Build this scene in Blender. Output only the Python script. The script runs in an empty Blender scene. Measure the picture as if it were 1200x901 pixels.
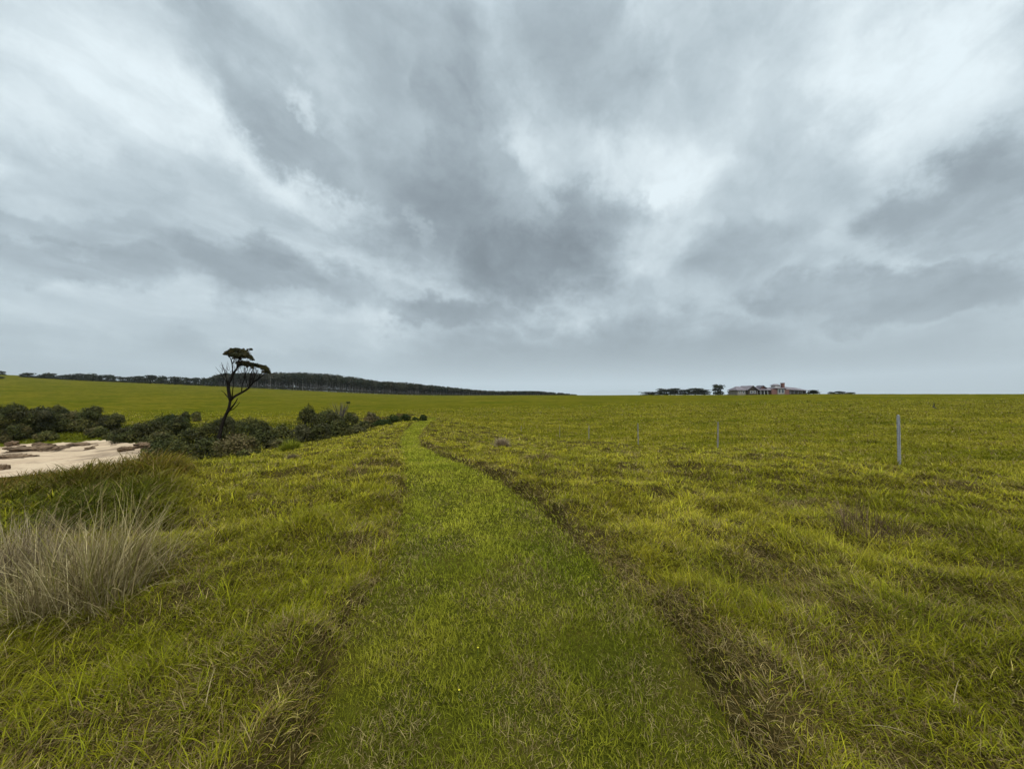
import bpy, bmesh, math, random
import numpy as np
from mathutils import Vector, Matrix, noise as mnoise

random.seed(7)
RNG = np.random.default_rng(11)
scene = bpy.context.scene
COL = scene.collection
R = math.radians

# ------------------------------------------------------------------ camera geometry
EYE = 1.56
F = 451.0                 # focal length in photograph pixels (photo is 1200 x 901)
PITCH = math.atan(12.5 / F)
CP, SP = math.cos(PITCH), math.sin(PITCH)

def ray(px, py):
    u = (px - 600.0) / F
    v = (450.5 - py) / F
    d = CP - v * SP
    return u / d, (SP + v * CP) / d          # X/Y and Z/Y

def P(px, py, Y):
    a, b = ray(px, py)
    return Vector((a * Y, Y, EYE + b * Y))

# ------------------------------------------------------------------ numpy noise
_perm = np.random.default_rng(3).permutation(512).astype(np.int64)
_perm = np.concatenate([_perm, _perm])
_ang = np.random.default_rng(5).random(512) * 2 * np.pi
_gx, _gy = np.cos(_ang), np.sin(_ang)

def gnoise(x, y):
    x = np.asarray(x, float); y = np.asarray(y, float)
    xi = np.floor(x).astype(np.int64); yi = np.floor(y).astype(np.int64)
    xf = x - xi; yf = y - yi
    u = xf * xf * xf * (xf * (xf * 6 - 15) + 10); v = yf * yf * yf * (yf * (yf * 6 - 15) + 10)
    def g(ix, iy, fx, fy):
        h = _perm[(_perm[ix & 511] + iy) & 511]
        return _gx[h] * fx + _gy[h] * fy
    a = g(xi, yi, xf, yf); b = g(xi + 1, yi, xf - 1, yf)
    c = g(xi, yi + 1, xf, yf - 1); d = g(xi + 1, yi + 1, xf - 1, yf - 1)
    return 1.5 * ((a + (b - a) * u) + ((c + (d - c) * u) - (a + (b - a) * u)) * v)

def fbm(x, y, o=3):
    s = 0; a = 1.0; t = 0
    for i in range(o):
        s = s + a * gnoise(x * 2 ** i + 17.3 * i, y * 2 ** i - 9.1 * i); t += a; a *= .5
    return s / t

def sstep(a, b, x):
    t = np.clip((np.asarray(x, float) - a) / (b - a), 0, 1)
    return t * t * (3 - 2 * t)

# ------------------------------------------------------------------ terrain
YN = [2, 5, 8, 12, 16, 22, 30, 38, 46, 56, 70, 90, 130, 200, 320, 500, 650, 900, 1500, 14000]
FL = lambda Y: 463 + EYE * F / Y
TAB = {   # photo column -> apparent row of the land at each depth (from 8 m on)
 -500: [585, 605, 598, 590, 580, 566, 552, 536, 510, 491, 475, 458, 444, 432, 432, 440],
 -200: [580, 600, 594, 585, 575, 561, 547, 533, 509, 491, 476, 461, 447, 436, 436, 442],
 0:    [572, 590, 588, 580, 570, 556, 543, 530, 506, 490, 477, 463, 450, 440, 438, 444],
 100:  [560, 575, 580, 574, 565, 551, 540, 524, 503, 490, 478, 465, 454, 446.3, 445, 450],
 170:  [554, 562, 564, 561, 553, 543, 532, 517, 503, 491, 479, 466, 456, 448.8, 448, 453],
 230:  [550, 548, 550, 549, 545, 535, 525, 513, 502, 491, 480, 468, 458, 451.3, 450.5, 455],
 300:  [550, 543, 540, 537, 532, 528, 521, 512, 501, 491, 480.5, 470, 461.5, 455, 454, 458],
 375:  [548, 534, 528, 522, 516.5, 512, 508, 504, 497, 489.5, 480, 471, 464, 458.6, 458, 461],
 440:  [547, 528, 519.5, 512.5, 505, 500, 497.5, 496, 493, 487, 479, 472, 466, 461.6, 461.5, 464],
 480:  [547, 529, 520, 510.5, 500.5, 495, 492, 489.5, 489, 484.5, 478, 472, 466.8, 462.8, 463, 465],
 520:  [547, 532, 522, 512, 504, 498, 494, 490, 487.5, 482.5, 476.5, 470.5, 466, 463.3, 464, 466],
 580:  [548, 536, 527, 518.5, 510.5, 503, 498, 492.5, 487.5, 481.5, 474.5, 468.5, 465, 463.1, 464, 466],
 640:  [549, 538, 530, 523, 515, 507, 500.5, 494.5, 487.5, 481, 473.5, 467.3, 464, 462.7, 464, 466],
 750:  [550, 538, 530, 522, 512.5, 504, 497.5, 490.5, 484.5, 478.5, 470.8, 465, 462.6, 463.6, 465, 466],
 900:  [551, 537, 526.5, 514.5, 504, 496, 490.5, 484.5, 479, 474, 467.6, 461.4, 462.6, 464.5, 466, 467],
 1050: [551, 536, 524, 512, 501, 493.5, 488, 482.5, 477.5, 472.6, 466.4, 461.6, 463, 465, 466, 467],
 1200: [551, 534, 521, 509.5, 499, 491.5, 486, 481, 476, 471.6, 466, 461.6, 463, 465, 466, 467],
 1500: [551, 533, 519, 508, 498, 490, 485, 480, 475.5, 471, 466, 461.6, 463, 465, 466, 467],
}
_cols = sorted(TAB)
_zt = []
for c in _cols:
    zz = []
    for i, Y in enumerate(YN):
        if i < 2: zz.append(0.0)
        elif i == 2 + len(TAB[c]) : zz.append(zz[-1] - 6)
        elif i > 2 + len(TAB[c]): zz.append(-40.0)
        else:
            row = TAB[c][i - 2]
            zz.append(EYE + ray(c, row)[1] * Y)
    _zt.append(zz)
_zt = np.array(_zt)
_U = np.linspace((-500 - 600) / F, (1500 - 600) / F, 261)
_L = np.linspace(math.log(2), math.log(14000), 361)
_uc = np.array([(c - 600) / F for c in _cols]); _ln = np.log(np.array(YN, float))
_tmp = np.array([np.interp(_L, _ln, r) for r in _zt])
_G = np.array([np.interp(_U, _uc, _tmp[:, j]) for j in range(len(_L))]).T      # [U, L]
def _blur(a, n, ax):
    for _ in range(n):
        p = np.pad(a, [(1, 1) if k == ax else (0, 0) for k in (0, 1)], mode='edge')
        s = [slice(None)] * 2; s0 = list(s); s1 = list(s); s2 = list(s)
        s0[ax] = slice(0, -2); s1[ax] = slice(1, -1); s2[ax] = slice(2, None)
        a = (p[tuple(s0)] + 2 * p[tuple(s1)] + p[tuple(s2)]) / 4
    return a
_G = _blur(_blur(_G, 26, 0), 9, 1)

def base_z(x, y):
    x = np.asarray(x, float); y = np.asarray(y, float)
    yy = np.clip(y, 2.0, 13900)
    u = np.clip(x / np.maximum(y, 3.0), _U[0], _U[-1] - 1e-6)
    fu = (u - _U[0]) / (_U[1] - _U[0]); fl = (np.log(yy) - _L[0]) / (_L[1] - _L[0])
    i = np.clip(fu.astype(int), 0, len(_U) - 2); j = np.clip(fl.astype(int), 0, len(_L) - 2)
    a = fu - i; b = fl - j
    z = (_G[i, j] * (1 - a) + _G[i + 1, j] * a) * (1 - b) + (_G[i, j + 1] * (1 - a) + _G[i + 1, j + 1] * a) * b
    return z

def hit(px, py, ymax=600):
    a, b = ray(px, py)
    Y = np.exp(np.linspace(math.log(1.2), math.log(ymax), 4000))
    d = EYE + b * Y - base_z(a * Y, Y)
    k = np.argmax(d <= 0)
    if d[k] > 0: k = len(Y) - 1
    return a * Y[k], Y[k]

# mown path: its two edges
ledge = [(300, 960), (356, 900), (390, 800), (414, 740), (440, 690), (463, 640), (474, 600), (477, 575), (474, 545), (470, 527), (470, 515), (476, 505), (486, 497), (497, 491)]
redge = [(935, 960), (876, 900), (838, 830), (796, 760), (742, 700), (692, 655), (645, 612), (618, 590), (588, 569), (553, 550), (515, 535), (492, 524), (489, 514), (496, 504), (504, 497), (512, 491)]
_lh = sorted([hit(*p) for p in ledge], key=lambda t: t[1]); _rh = sorted([hit(*p) for p in redge], key=lambda t: t[1])
_lY = np.array([t[1] for t in _lh]); _lX = np.array([t[0] for t in _lh])
_rY = np.array([t[1] for t in _rh]); _rX = np.array([t[0] for t in _rh])
PATH_END = min(_lY[-1], _rY[-1])
def pl(y): return np.interp(y, _lY, _lX)
def pr(y): return np.interp(y, _rY, _rX)
def path_in(x, y):
    "signed distance into the path (positive inside)"
    d = np.minimum(x - pl(y), pr(y) - x)
    d = d + .05 * gnoise(np.asarray(x) * 2.1, np.asarray(y) * 1.3 + 50) + .03 * gnoise(np.asarray(x) * 6, np.asarray(y) * 5)
    return np.where(np.asarray(y) > PATH_END + 2, -5.0, d)

# fence line: the border between the lush rough grass and the grazed paddock
POSTS = [(1054, 550.5, 8.1), (841, 527, 16.0), (748, 525, 20.5), (690, 522, 25.0), (656, 519.5, 28.5), (611, 515.5, 33.5)]
_fu = np.array([-0.30, -0.19, -0.10, -0.03, 0.05, 0.12, 0.20, 0.33, 0.535, 1.007, 1.5, 2.6])
_fY = np.array([95, 62, 42, 36, 31, 28, 25, 20.5, 16, 8.3, 6.4, 4.6])
def fence_y(x, y):
    u = np.asarray(x, float) / np.maximum(np.asarray(y, float), 1.0)
    return np.interp(u, _fu, _fY)
def paddock(x, y):
    x = np.asarray(x, float); y = np.asarray(y, float)
    f = fence_y(x, y)
    m = sstep(1.0, 1.06, y / f + 0.03 * gnoise(x * .8, y * .8))
    u = x / np.maximum(y, 1)
    far = sstep(74, 84, y + 4 * gnoise(x * .05, y * .05))
    return np.where(u > -0.30, m, far)

def lift(x, y):
    "matted rough grass stands higher than the mown path"
    x = np.asarray(x, float); y = np.asarray(y, float)
    d = -path_in(x, y)
    rough = sstep(-0.02, 0.14, d) * (1 - 0.75 * paddock(x, y))
    fade = 1 - sstep(60, 110, y)
    h = 0.085 + 0.15 * np.clip(fbm(x * .55 + 3, y * .55, 2), -1, 1) + 0.10 * np.clip(gnoise(x * 1.6 + 9, y * 1.6), -1, 1) + .03 * gnoise(x * 4.3, y * 4.3)
    h = h + np.where(x > pr(y), .06, .03) * np.exp(-((d - .26) / .20) ** 2) * np.clip(1 + gnoise(x * 1.9, y * 1.9 + 8), .2, 2)
    z = rough * np.maximum(h, -0.03) * fade
    z = z + (1 - rough) * 0.012 * gnoise(x * 1.3, y * 1.3) * fade
    z = z + sstep(8, 30, y) * (1 - sstep(150, 400, y)) * 0.16 * gnoise(x * .13, y * .13)
    return z

def ground_z(x, y): return base_z(x, y) + lift(x, y)
BEACH_Z = None

# ------------------------------------------------------------------ tagging and building
def tag(o, label=None, cat=None, group=None, kind=None):
    if label: o['label'] = label
    if cat: o['category'] = cat
    if group: o['group'] = group
    if kind: o['kind'] = kind
    return o

def empty(name, loc=(0, 0, 0), rz=0):
    o = bpy.data.objects.new(name, None); COL.objects.link(o)
    o.empty_display_size = .3
    o.location = loc; o.rotation_euler.z = rz
    return o

def link_mesh(name, me, mat, parent=None):
    if mat: me.materials.append(mat)
    o = bpy.data.objects.new(name, me); COL.objects.link(o)
    if parent: o.parent = parent
    return o

def np_mesh(name, V, faces_list, col=None, smooth=False, attrs=None):
    """faces_list: list of int arrays (n, k)"""
    me = bpy.data.meshes.new(name)
    V = np.asarray(V, np.float32)
    me.vertices.add(len(V)); me.vertices.foreach_set('co', V.ravel())
    faces_list = [np.asarray(f, np.int32) for f in faces_list if len(f)]
    nl = sum(f.size for f in faces_list); nf = sum(len(f) for f in faces_list)
    me.loops.add(nl); me.polygons.add(nf)
    me.loops.foreach_set('vertex_index', np.concatenate([f.ravel() for f in faces_list]))
    tot = np.concatenate([np.full(len(f), f.shape[1], np.int32) for f in faces_list])
    st = np.concatenate([[0], np.cumsum(tot)[:-1]]).astype(np.int32)
    me.polygons.foreach_set('loop_start', st)
    try: me.polygons.foreach_set('loop_total', tot)
    except Exception: pass
    if smooth: me.polygons.foreach_set('use_smooth', np.ones(nf, bool))
    me.update(calc_edges=True)
    if col is not None:
        at = me.color_attributes.new('col', 'FLOAT_COLOR', 'POINT')
        c = np.ones((len(V), 4), np.float32); c[:, :3] = col
        at.data.foreach_set('color', c.ravel())
    for k, v in (attrs or {}).items():
        at = me.attributes.new(k, 'FLOAT', 'POINT'); at.data.foreach_set('value', np.asarray(v, np.float32))
    return me

# ------------------------------------------------------------------ node helpers
def new_mat(name):
    m = bpy.data.materials.new(name); m.use_nodes = True
    nt = m.node_tree; nt.nodes.clear()
    out = nt.nodes.new('ShaderNodeOutputMaterial')
    return m, nt, out

def N(nt, typ, **kw):
    n = nt.nodes.new(typ)
    for k, v in kw.items():
        if k.startswith('i_'):
            key = k[2:]
            n.inputs[int(key) if key.isdigit() else key.replace('_', ' ')].default_value = v
        else: setattr(n, k, v)
    return n

def math_(nt, op, a, b=None, clamp=False):
    n = nt.nodes.new('ShaderNodeMath'); n.operation = op; n.use_clamp = clamp
    for i, v in enumerate((a, b)):
        if v is None: continue
        if isinstance(v, (int, float)): n.inputs[i].default_value = v
        else: nt.links.new(v, n.inputs[i])
    return n.outputs[0]

def mixc(nt, fac, a, b, mode='MIX'):
    n = nt.nodes.new('ShaderNodeMix'); n.data_type = 'RGBA'; n.blend_type = mode
    for sock, v in ((n.inputs[0], fac), (n.inputs[6], a), (n.inputs[7], b)):
        if isinstance(v, (int, float)): sock.default_value = v
        elif isinstance(v, tuple): sock.default_value = (*v, 1) if len(v) == 3 else v
        else: nt.links.new(v, sock)
    return n.outputs[2]

def ramp(nt, fac, stops):
    n = nt.nodes.new('ShaderNodeValToRGB')
    els = n.color_ramp.elements
    while len(els) < len(stops): els.new(.5)
    for e, (p, c) in zip(els, stops):
        e.position = p; e.color = (*c, 1) if len(c) == 3 else c
    nt.links.new(fac, n.inputs[0])
    return n.outputs[0]

def noise_tex(nt, vec, scale, detail=4, rough=.55, dist=0.0):
    n = N(nt, 'ShaderNodeTexNoise'); n.inputs['Scale'].default_value = scale
    n.inputs['Detail'].default_value = detail; n.inputs['Roughness'].default_value = rough
    n.inputs['Distortion'].default_value = dist
    if vec is not None: nt.links.new(vec, n.inputs['Vector'])
    return n

def leaf_mat(name, trans=.3, rough=.55, spec=.25, jit=0.0):
    m, nt, out = new_mat(name)
    at = N(nt, 'ShaderNodeAttribute', attribute_name='col')
    c = at.outputs['Color']
    p = N(nt, 'ShaderNodeBsdfPrincipled'); p.inputs['Roughness'].default_value = rough
    p.inputs['Specular IOR Level'].default_value = spec
    t = N(nt, 'ShaderNodeBsdfTranslucent')
    nt.links.new(c, p.inputs['Base Color']); nt.links.new(c, t.inputs['Color'])
    mx = N(nt, 'ShaderNodeMixShader'); mx.inputs[0].default_value = trans
    nt.links.new(p.outputs[0], mx.inputs[1]); nt.links.new(t.outputs[0], mx.inputs[2])
    nt.links.new(mx.outputs[0], out.inputs[0])
    return m

def solid_mat(name, c1, c2, scale=6, rough=.8, metal=0.0, bump=0.0, detail=5):
    m, nt, out = new_mat(name)
    tc = N(nt, 'ShaderNodeTexCoord')
    n = noise_tex(nt, tc.outputs['Object'], scale, detail, .6)
    c = ramp(nt, n.outputs['Fac'], [(.3, c1), (.7, c2)])
    p = N(nt, 'ShaderNodeBsdfPrincipled'); p.inputs['Roughness'].default_value = rough
    p.inputs['Metallic'].default_value = metal
    p.inputs['Specular IOR Level'].default_value = .3 if rough < .85 else .04
    nt.links.new(c, p.inputs['Base Color'])
    if bump:
        b = N(nt, 'ShaderNodeBump'); b.inputs['Strength'].default_value = .6; b.inputs['Distance'].default_value = bump
        nt.links.new(n.outputs['Fac'], b.inputs['Height']); nt.links.new(b.outputs[0], p.inputs['Normal'])
    nt.links.new(p.outputs[0], out.inputs[0])
    return m

M_GRASS = leaf_mat('grass_blades', .30, .6, .05)
M_DRY = leaf_mat('dry_grass', .2, .8, .04)
M_LEAF = leaf_mat('shrub_leaves', .14, .6, .08)
M_FARLEAF = leaf_mat('far_tree_leaves', .1, .7, .1)
M_BARK = solid_mat('bark', (.006, .005, .004), (.020, .015, .012), 9, 1, 0, .02)
M_PALEBARK = solid_mat('pale_bark', (.12, .11, .10), (.22, .2, .18), 4, .9)
M_DEADWOOD = solid_mat('dead_wood', (.05, .042, .033), (.11, .092, .074), 8, .9)
M_STEEL = solid_mat('galvanised_steel', (.22, .22, .23), (.36, .36, .37), 14, .6, .3)
M_OLDPOST = solid_mat('weathered_post', (.17, .15, .125), (.27, .24, .205), 14, .8)
M_ROCK = solid_mat('beach_rock', (.050, .034, .022), (.21, .14, .085), 1.6, .9, 0, .15, 8)
M_ROOF = solid_mat('iron_roof', (.11, .09, .10), (.17, .145, .155), .6, .7, .1)
M_ROOFD = solid_mat('dark_roof', (.05, .045, .055), (.10, .085, .10), .6, .7)
M_WALL = solid_mat('house_wall', (.15, .13, .11), (.22, .19, .16), .8, .85)
M_BRICK = solid_mat('brick', (.12, .06, .05), (.18, .095, .08), 3, .9)
M_DARKWALL = solid_mat('timber_wall', (.035, .028, .024), (.07, .055, .045), 1.5, .85)
M_WHITE = solid_mat('white_paint', (.42, .40, .37), (.52, .50, .47), 2, .6)
M_GLASS = solid_mat('window_glass', (.03, .035, .04), (.06, .07, .08), .5, .12)
M_BIRD = solid_mat('dark_plumage', (.008, .008, .009), (.02, .019, .018), 20, .6)

# ------------------------------------------------------------------ ground
def ground_material():
    m, nt, out = new_mat('rough_ground')
    geo = N(nt, 'ShaderNodeNewGeometry')
    pos = geo.outputs['Position']
    at = N(nt, 'ShaderNodeAttribute', attribute_name='paddock').outputs['Fac']
    bank = N(nt, 'ShaderNodeAttribute', attribute_name='bank').outputs['Fac']
    fine = noise_tex(nt, pos, 3.2, 7, .68)
    mid = noise_tex(nt, pos, .42, 6, .62)
    big = noise_tex(nt, pos, .035, 5, .6)
    mp = N(nt, 'ShaderNodeMapping'); mp.inputs['Scale'].default_value = (.11, .3, .3); nt.links.new(pos, mp.inputs[0])
    drift = noise_tex(nt, mp.outputs[0], 1.0, 6, .6)
    rough_c = ramp(nt, fine.outputs['Fac'], [(.30, (.022, .016, .006)), (.52, (.045, .034, .010)), (.75, (.085, .062, .018))])
    pad = ramp(nt, mid.outputs['Fac'], [(.30, (.052, .052, .003)), (.5, (.080, .076, .005)), (.72, (.114, .102, .010))])
    pad2 = ramp(nt, drift.outputs['Fac'], [(.34, (.66, .72, .62)), (.5, (1, 1, 1)), (.66, (1.30, 1.20, 1.3))])
    pad = mixc(nt, .85, pad, pad2, 'MULTIPLY')
    pad3 = ramp(nt, big.outputs['Fac'], [(.36, (.80, .90, .75)), (.64, (1.26, 1.14, 1.4))])
    pad = mixc(nt, .9, pad, pad3, 'MULTIPLY')
    fin2 = ramp(nt, fine.outputs['Fac'], [(.25, (.66, .66, .62)), (.5, (1, 1, 1)), (.75, (1.22, 1.2, 1.2))])
    pad = mixc(nt, .8, pad, fin2, 'MULTIPLY')
    c = mixc(nt, at, rough_c, pad)
    bk = ramp(nt, mid.outputs['Fac'], [(.32, (.030, .034, .003)), (.55, (.066, .070, .005)), (.75, (.11, .095, .014))])
    c = mixc(nt, bank, c, bk)
    p = N(nt, 'ShaderNodeBsdfPrincipled'); p.inputs['Roughness'].default_value = 1.0; p.inputs['Specular IOR Level'].default_value = 0
    nt.links.new(c, p.inputs['Base Color'])
    h = math_(nt, 'ADD', math_(nt, 'MULTIPLY', fine.outputs['Fac'], .12), math_(nt, 'MULTIPLY', mid.outputs['Fac'], .55))
    h = math_(nt, 'ADD', h, math_(nt, 'MULTIPLY', drift.outputs['Fac'], .5))
    b = N(nt, 'ShaderNodeBump'); b.inputs['Strength'].default_value = .75; b.inputs['Distance'].default_value = 1.0
    nt.links.new(h, b.inputs['Height']); nt.links.new(b.outputs[0], p.inputs['Normal'])
    nt.links.new(p.outputs[0], out.inputs[0])
    return m

def grid_faces(nr, nc):
    i = np.arange(nr - 1)[:, None] * nc + np.arange(nc - 1)[None, :]
    i = i.ravel()
    return np.stack([i, i + 1, i + 1 + nc, i + nc], 1)

def build_ground():
    ys = np.concatenate([np.linspace(-40, -1, 30), np.linspace(-.9, 9, 230)[0:], 9 * np.exp(np.linspace(0, math.log(13800 / 9), 420))[1:]])
    a = np.sinh(np.linspace(-1, 1, 720) * 1.9) / math.sinh(1.9) * 2.7
    Yg, A = np.meshgrid(ys, a, indexing='ij')
    X = A * (np.maximum(Yg, 0) + 8)
    Z = ground_z(X, Yg)
    V = np.stack([X, Yg, Z], -1).reshape(-1, 3)
    x, y = V[:, 0], V[:, 1]
    u = x / np.maximum(y, 1)
    bank = sstep(-.52, -.75, u) * sstep(7, 9, y) * (1 - sstep(72, 80, y))
    pad = paddock(x, y)
    me = np_mesh('ground', V, [grid_faces(*Yg.shape)], smooth=True, attrs={'paddock': pad, 'bank': bank})
    o = link_mesh('ground', me, ground_material())
    tag(o, 'grassy coastal land falling to a dip and rising to low ridges', None, None, 'structure')
build_ground()

def build_path():
    m, nt, out = new_mat('mown_turf')
    pos = N(nt, 'ShaderNodeNewGeometry').outputs['Position']
    fine = noise_tex(nt, pos, 22, 5, .7); mid = noise_tex(nt, pos, 1.1, 5, .6)
    c = ramp(nt, mid.outputs['Fac'], [(.34, (.032, .036, .004)), (.5, (.050, .050, .006)), (.66, (.075, .060, .012))])
    c = mixc(nt, .8, c, ramp(nt, fine.outputs['Fac'], [(.3, (.55, .55, .5)), (.7, (1.35, 1.35, 1.3))]), 'MULTIPLY')
    p = N(nt, 'ShaderNodeBsdfPrincipled'); p.inputs['Roughness'].default_value = 1.0; p.inputs['Specular IOR Level'].default_value = 0
    nt.links.new(c, p.inputs['Base Color'])
    b = N(nt, 'ShaderNodeBump'); b.inputs['Strength'].default_value = .8; b.inputs['Distance'].default_value = .03
    nt.links.new(fine.outputs['Fac'], b.inputs['Height']); nt.links.new(b.outputs[0], p.inputs['Normal'])
    nt.links.new(p.outputs[0], out.inputs[0])
    ys = np.concatenate([np.linspace(-3, 0.9, 20), np.exp(np.linspace(0, math.log(PATH_END), 260))])
    t = np.linspace(0, 1, 26)
    Yg, T = np.meshgrid(ys, t, indexing='ij')
    X = pl(Yg) * (1 - T) + pr(Yg) * T
    Z = ground_z(X, Yg) + .012 + .0012 * np.maximum(Yg, 0)
    V = np.stack([X, Yg, Z], -1).reshape(-1, 3)
    o = link_mesh('path', np_mesh('path', V, [grid_faces(*Yg.shape)], smooth=True), m)
    tag(o, 'short mown green grass path winding away through rough grass', None, None, 'structure')
build_path()

# beach: a sand sheet filling the hollow on the left
def build_beach():
    m, nt, out = new_mat('beach_sand')
    pos = N(nt, 'ShaderNodeNewGeometry').outputs['Position']
    a = noise_tex(nt, pos, .16, 6, .62, .6); f = noise_tex(nt, pos, 5, 4, .6)
    mp = N(nt, 'ShaderNodeMapping'); mp.inputs['Scale'].default_value = (.12, .5, 1); nt.links.new(pos, mp.inputs[0])
    w = noise_tex(nt, mp.outputs[0], 1, 6, .65)
    c = ramp(nt, a.outputs['Fac'], [(.32, (.26, .172, .105)), (.48, (.41, .292, .18)), (.7, (.49, .365, .235))])
    c = mixc(nt, ramp(nt, w.outputs['Fac'], [(.52, (0, 0, 0)), (.66, (.85, .85, .85))]), c, (.17, .115, .065))
    c = mixc(nt, .4, c, ramp(nt, f.outputs['Fac'], [(.3, (.8, .8, .8)), (.7, (1.1, 1.1, 1.1))]), 'MULTIPLY')
    p = N(nt, 'ShaderNodeBsdfPrincipled'); p.inputs['Roughness'].default_value = .95
    nt.links.new(c, p.inputs['Base Color'])
    b = N(nt, 'ShaderNodeBump'); b.inputs['Distance'].default_value = .3; b.inputs['Strength'].default_value = .6
    nt.links.new(w.outputs['Fac'], b.inputs['Height']); nt.links.new(b.outputs[0], p.inputs['Normal'])
    nt.links.new(p.outputs[0], out.inputs[0])
    us = np.linspace(-1.7, -.88, 120); ys = np.linspace(33, 62, 90)
    Yg, U = np.meshgrid(ys, us, indexing='ij')
    X = U * Yg
    # the sand stands proud of the hollow and dips under the turf at its borders
    far = 58.8 + 1.2 * gnoise(U * 14, Yg * .0) - 6.5 * sstep(-1.06, -.93, U)
    e = np.minimum(sstep(-.93, -.99, U + .02 * gnoise(Yg * .25, U * 3)), 1 - sstep(far - 1.5, far + 1.5, Yg))
    Z = base_z(X, Yg) + .22 * gnoise(X * .1, Yg * .16) - .55 * (1 - e) + .32 * e
    Z = np.where(e > .5, np.maximum(Z, ground_z(X, Yg) + .1), Z)
    V = np.stack([X, Yg, Z], -1).reshape(-1, 3)
    o = link_mesh('beach', np_mesh('beach', V, [grid_faces(*Yg.shape)], smooth=True), m)
    tag(o, 'pale sand cove below the grassy bank on the left', None, None, 'structure')
    return o
build_beach()

# distant hill
def build_hills():
    m = solid_mat('far_hill', (.03, .035, .025), (.05, .055, .035), .0007, .95)
    k = 4.2
    xs = np.linspace(1500, 6200, 120); ys = np.linspace(11000, 12800, 20)
    Yg, X = np.meshgrid(ys, xs, indexing='ij')
    cx = 3250
    prof = 215 * np.exp(-((X - cx - 250) / 620) ** 2) + 150 * np.exp(-((X - cx + 620) / 420) ** 2) + 60 * np.exp(-((X - 4600) / 800) ** 2)
    prof += 14 * gnoise(X / 260, Yg / 500) + 5 * gnoise(X / 70, Yg / 150)
    Z = -45 + prof * np.sin(np.clip((Yg - 11000) / 1800, 0, 1) * math.pi)
    V = np.stack([X * k, Yg * k, Z * k], -1).reshape(-1, 3)
    o = link_mesh('hills', np_mesh('hills', V, [grid_faces(*Yg.shape)], smooth=True), m)
    tag(o, 'faint blue hill far away on the horizon', None, None, 'structure')
build_hills()

# ------------------------------------------------------------------ grass blades
def blades(x, y, z, length, width, az, lean, curl, color, K=3, tipc=None):
    """arched blades: lean = start angle from vertical, curl = extra angle gained to the tip"""
    n = len(x)
    V = np.zeros((n, 2 * K + 1, 3), np.float32)
    dx, dy = np.cos(az), np.sin(az)
    tw = az + np.pi / 2 + RNG.normal(0, .5, n)
    sx, sy = np.cos(tw), np.sin(tw)
    cx = np.zeros(n); cy = np.zeros(n); cz = np.zeros(n)
    for k in range(K + 1):
        f = k / K
        w = width * (1 - .75 * f ** 1.5) * .5
        if k < K:
            V[:, 2 * k, 0] = x + cx - sx * w; V[:, 2 * k, 1] = y + cy - sy * w; V[:, 2 * k, 2] = z + cz
            V[:, 2 * k + 1, 0] = x + cx + sx * w; V[:, 2 * k + 1, 1] = y + cy + sy * w; V[:, 2 * k + 1, 2] = z + cz
        else:
            V[:, 2 * K, 0] = x + cx; V[:, 2 * K, 1] = y + cy; V[:, 2 * K, 2] = z + cz
        th = lean + curl * (f + .5 / K)
        st = length / K
        cx += np.sin(th) * dx * st; cy += np.sin(th) * dy * st; cz += np.cos(th) * st
    C = np.repeat(color[:, None, :], 2 * K + 1, 1)
    if tipc is not None:
        f = np.array([k // 2 / K for k in range(2 * K)] + [1.0])[None, :, None]
        C = C * (1 - f) + tipc[:, None, :] * f
    b = (np.arange(n) * (2 * K + 1))[:, None]
    quads = [b + np.array([2 * k, 2 * k + 1, 2 * k + 3, 2 * k + 2]) for k in range(K - 1)]
    tri = b + np.array([2 * K - 2, 2 * K - 1, 2 * K])
    q = np.concatenate(quads) if quads else np.zeros((0, 4), int)
    return V.reshape(-1, 3), q, tri, C.reshape(-1, 3)

def join_blades(name, sets, mat):
    Vs, Q, T, C = [], [], [], []; off = 0
    for v, q, t, c in sets:
        Vs.append(v); Q.append(q + off); T.append(t + off); C.append(c); off += len(v)
    me = np_mesh(name, np.concatenate(Vs), [np.concatenate(Q), np.concatenate(T)], np.concatenate(C))
    return link_mesh(name, me, mat)

def scatter(dens0, y0, knee, power, ymax, side=1.42, xpad=1.6):
    xs, ys = [], []
    edges = np.concatenate([[y0], y0 + (np.exp(np.linspace(0, 1, 90)) - 1) / (math.e - 1) * (ymax - y0)])
    edges = np.unique(edges)
    for a, b in zip(edges[:-1], edges[1:]):
        yc = (a + b) / 2
        d = dens0 * min(1.0, (knee / yc) ** power)
        w = side * yc + xpad
        n = int(d * 2 * w * (b - a))
        xs.append(RNG.uniform(-w, w, n)); ys.append(RNG.uniform(a, b, n))
    return np.concatenate(xs), np.concatenate(ys)

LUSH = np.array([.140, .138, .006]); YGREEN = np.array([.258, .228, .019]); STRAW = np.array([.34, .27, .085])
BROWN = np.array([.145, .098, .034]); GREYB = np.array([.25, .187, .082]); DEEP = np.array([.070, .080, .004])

def lerp(a, b, t): return a + (b - a) * t[:, None]

def brown_patch(x, y):
    "dead thatch patches"
    b = sstep(.12, .50, fbm(x * .62 + 31, y * .62 + 5, 3)) * .70
    d = -path_in(x, y)
    r = (x > pr(y))
    w = np.where(r, .34, .34) * (.75 + .5 * np.clip(gnoise(y * .9, x * .3), -1, 1))
    e = sstep(-.12, .06, d) * (1 - sstep(w * .55, w * 1.25, d)) * np.where(r, .95, .55) * (1 - sstep(15, 40, y) * .5)
    nr = sstep(-.1, .35, gnoise(x * .8 + 4, y * .8 + 77)) * sstep(5.5, 2.5, y) * .42
    return np.clip(np.maximum(np.maximum(b * sstep(26, 7, y) + .25 * b, e), nr), 0, 1)

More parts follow.
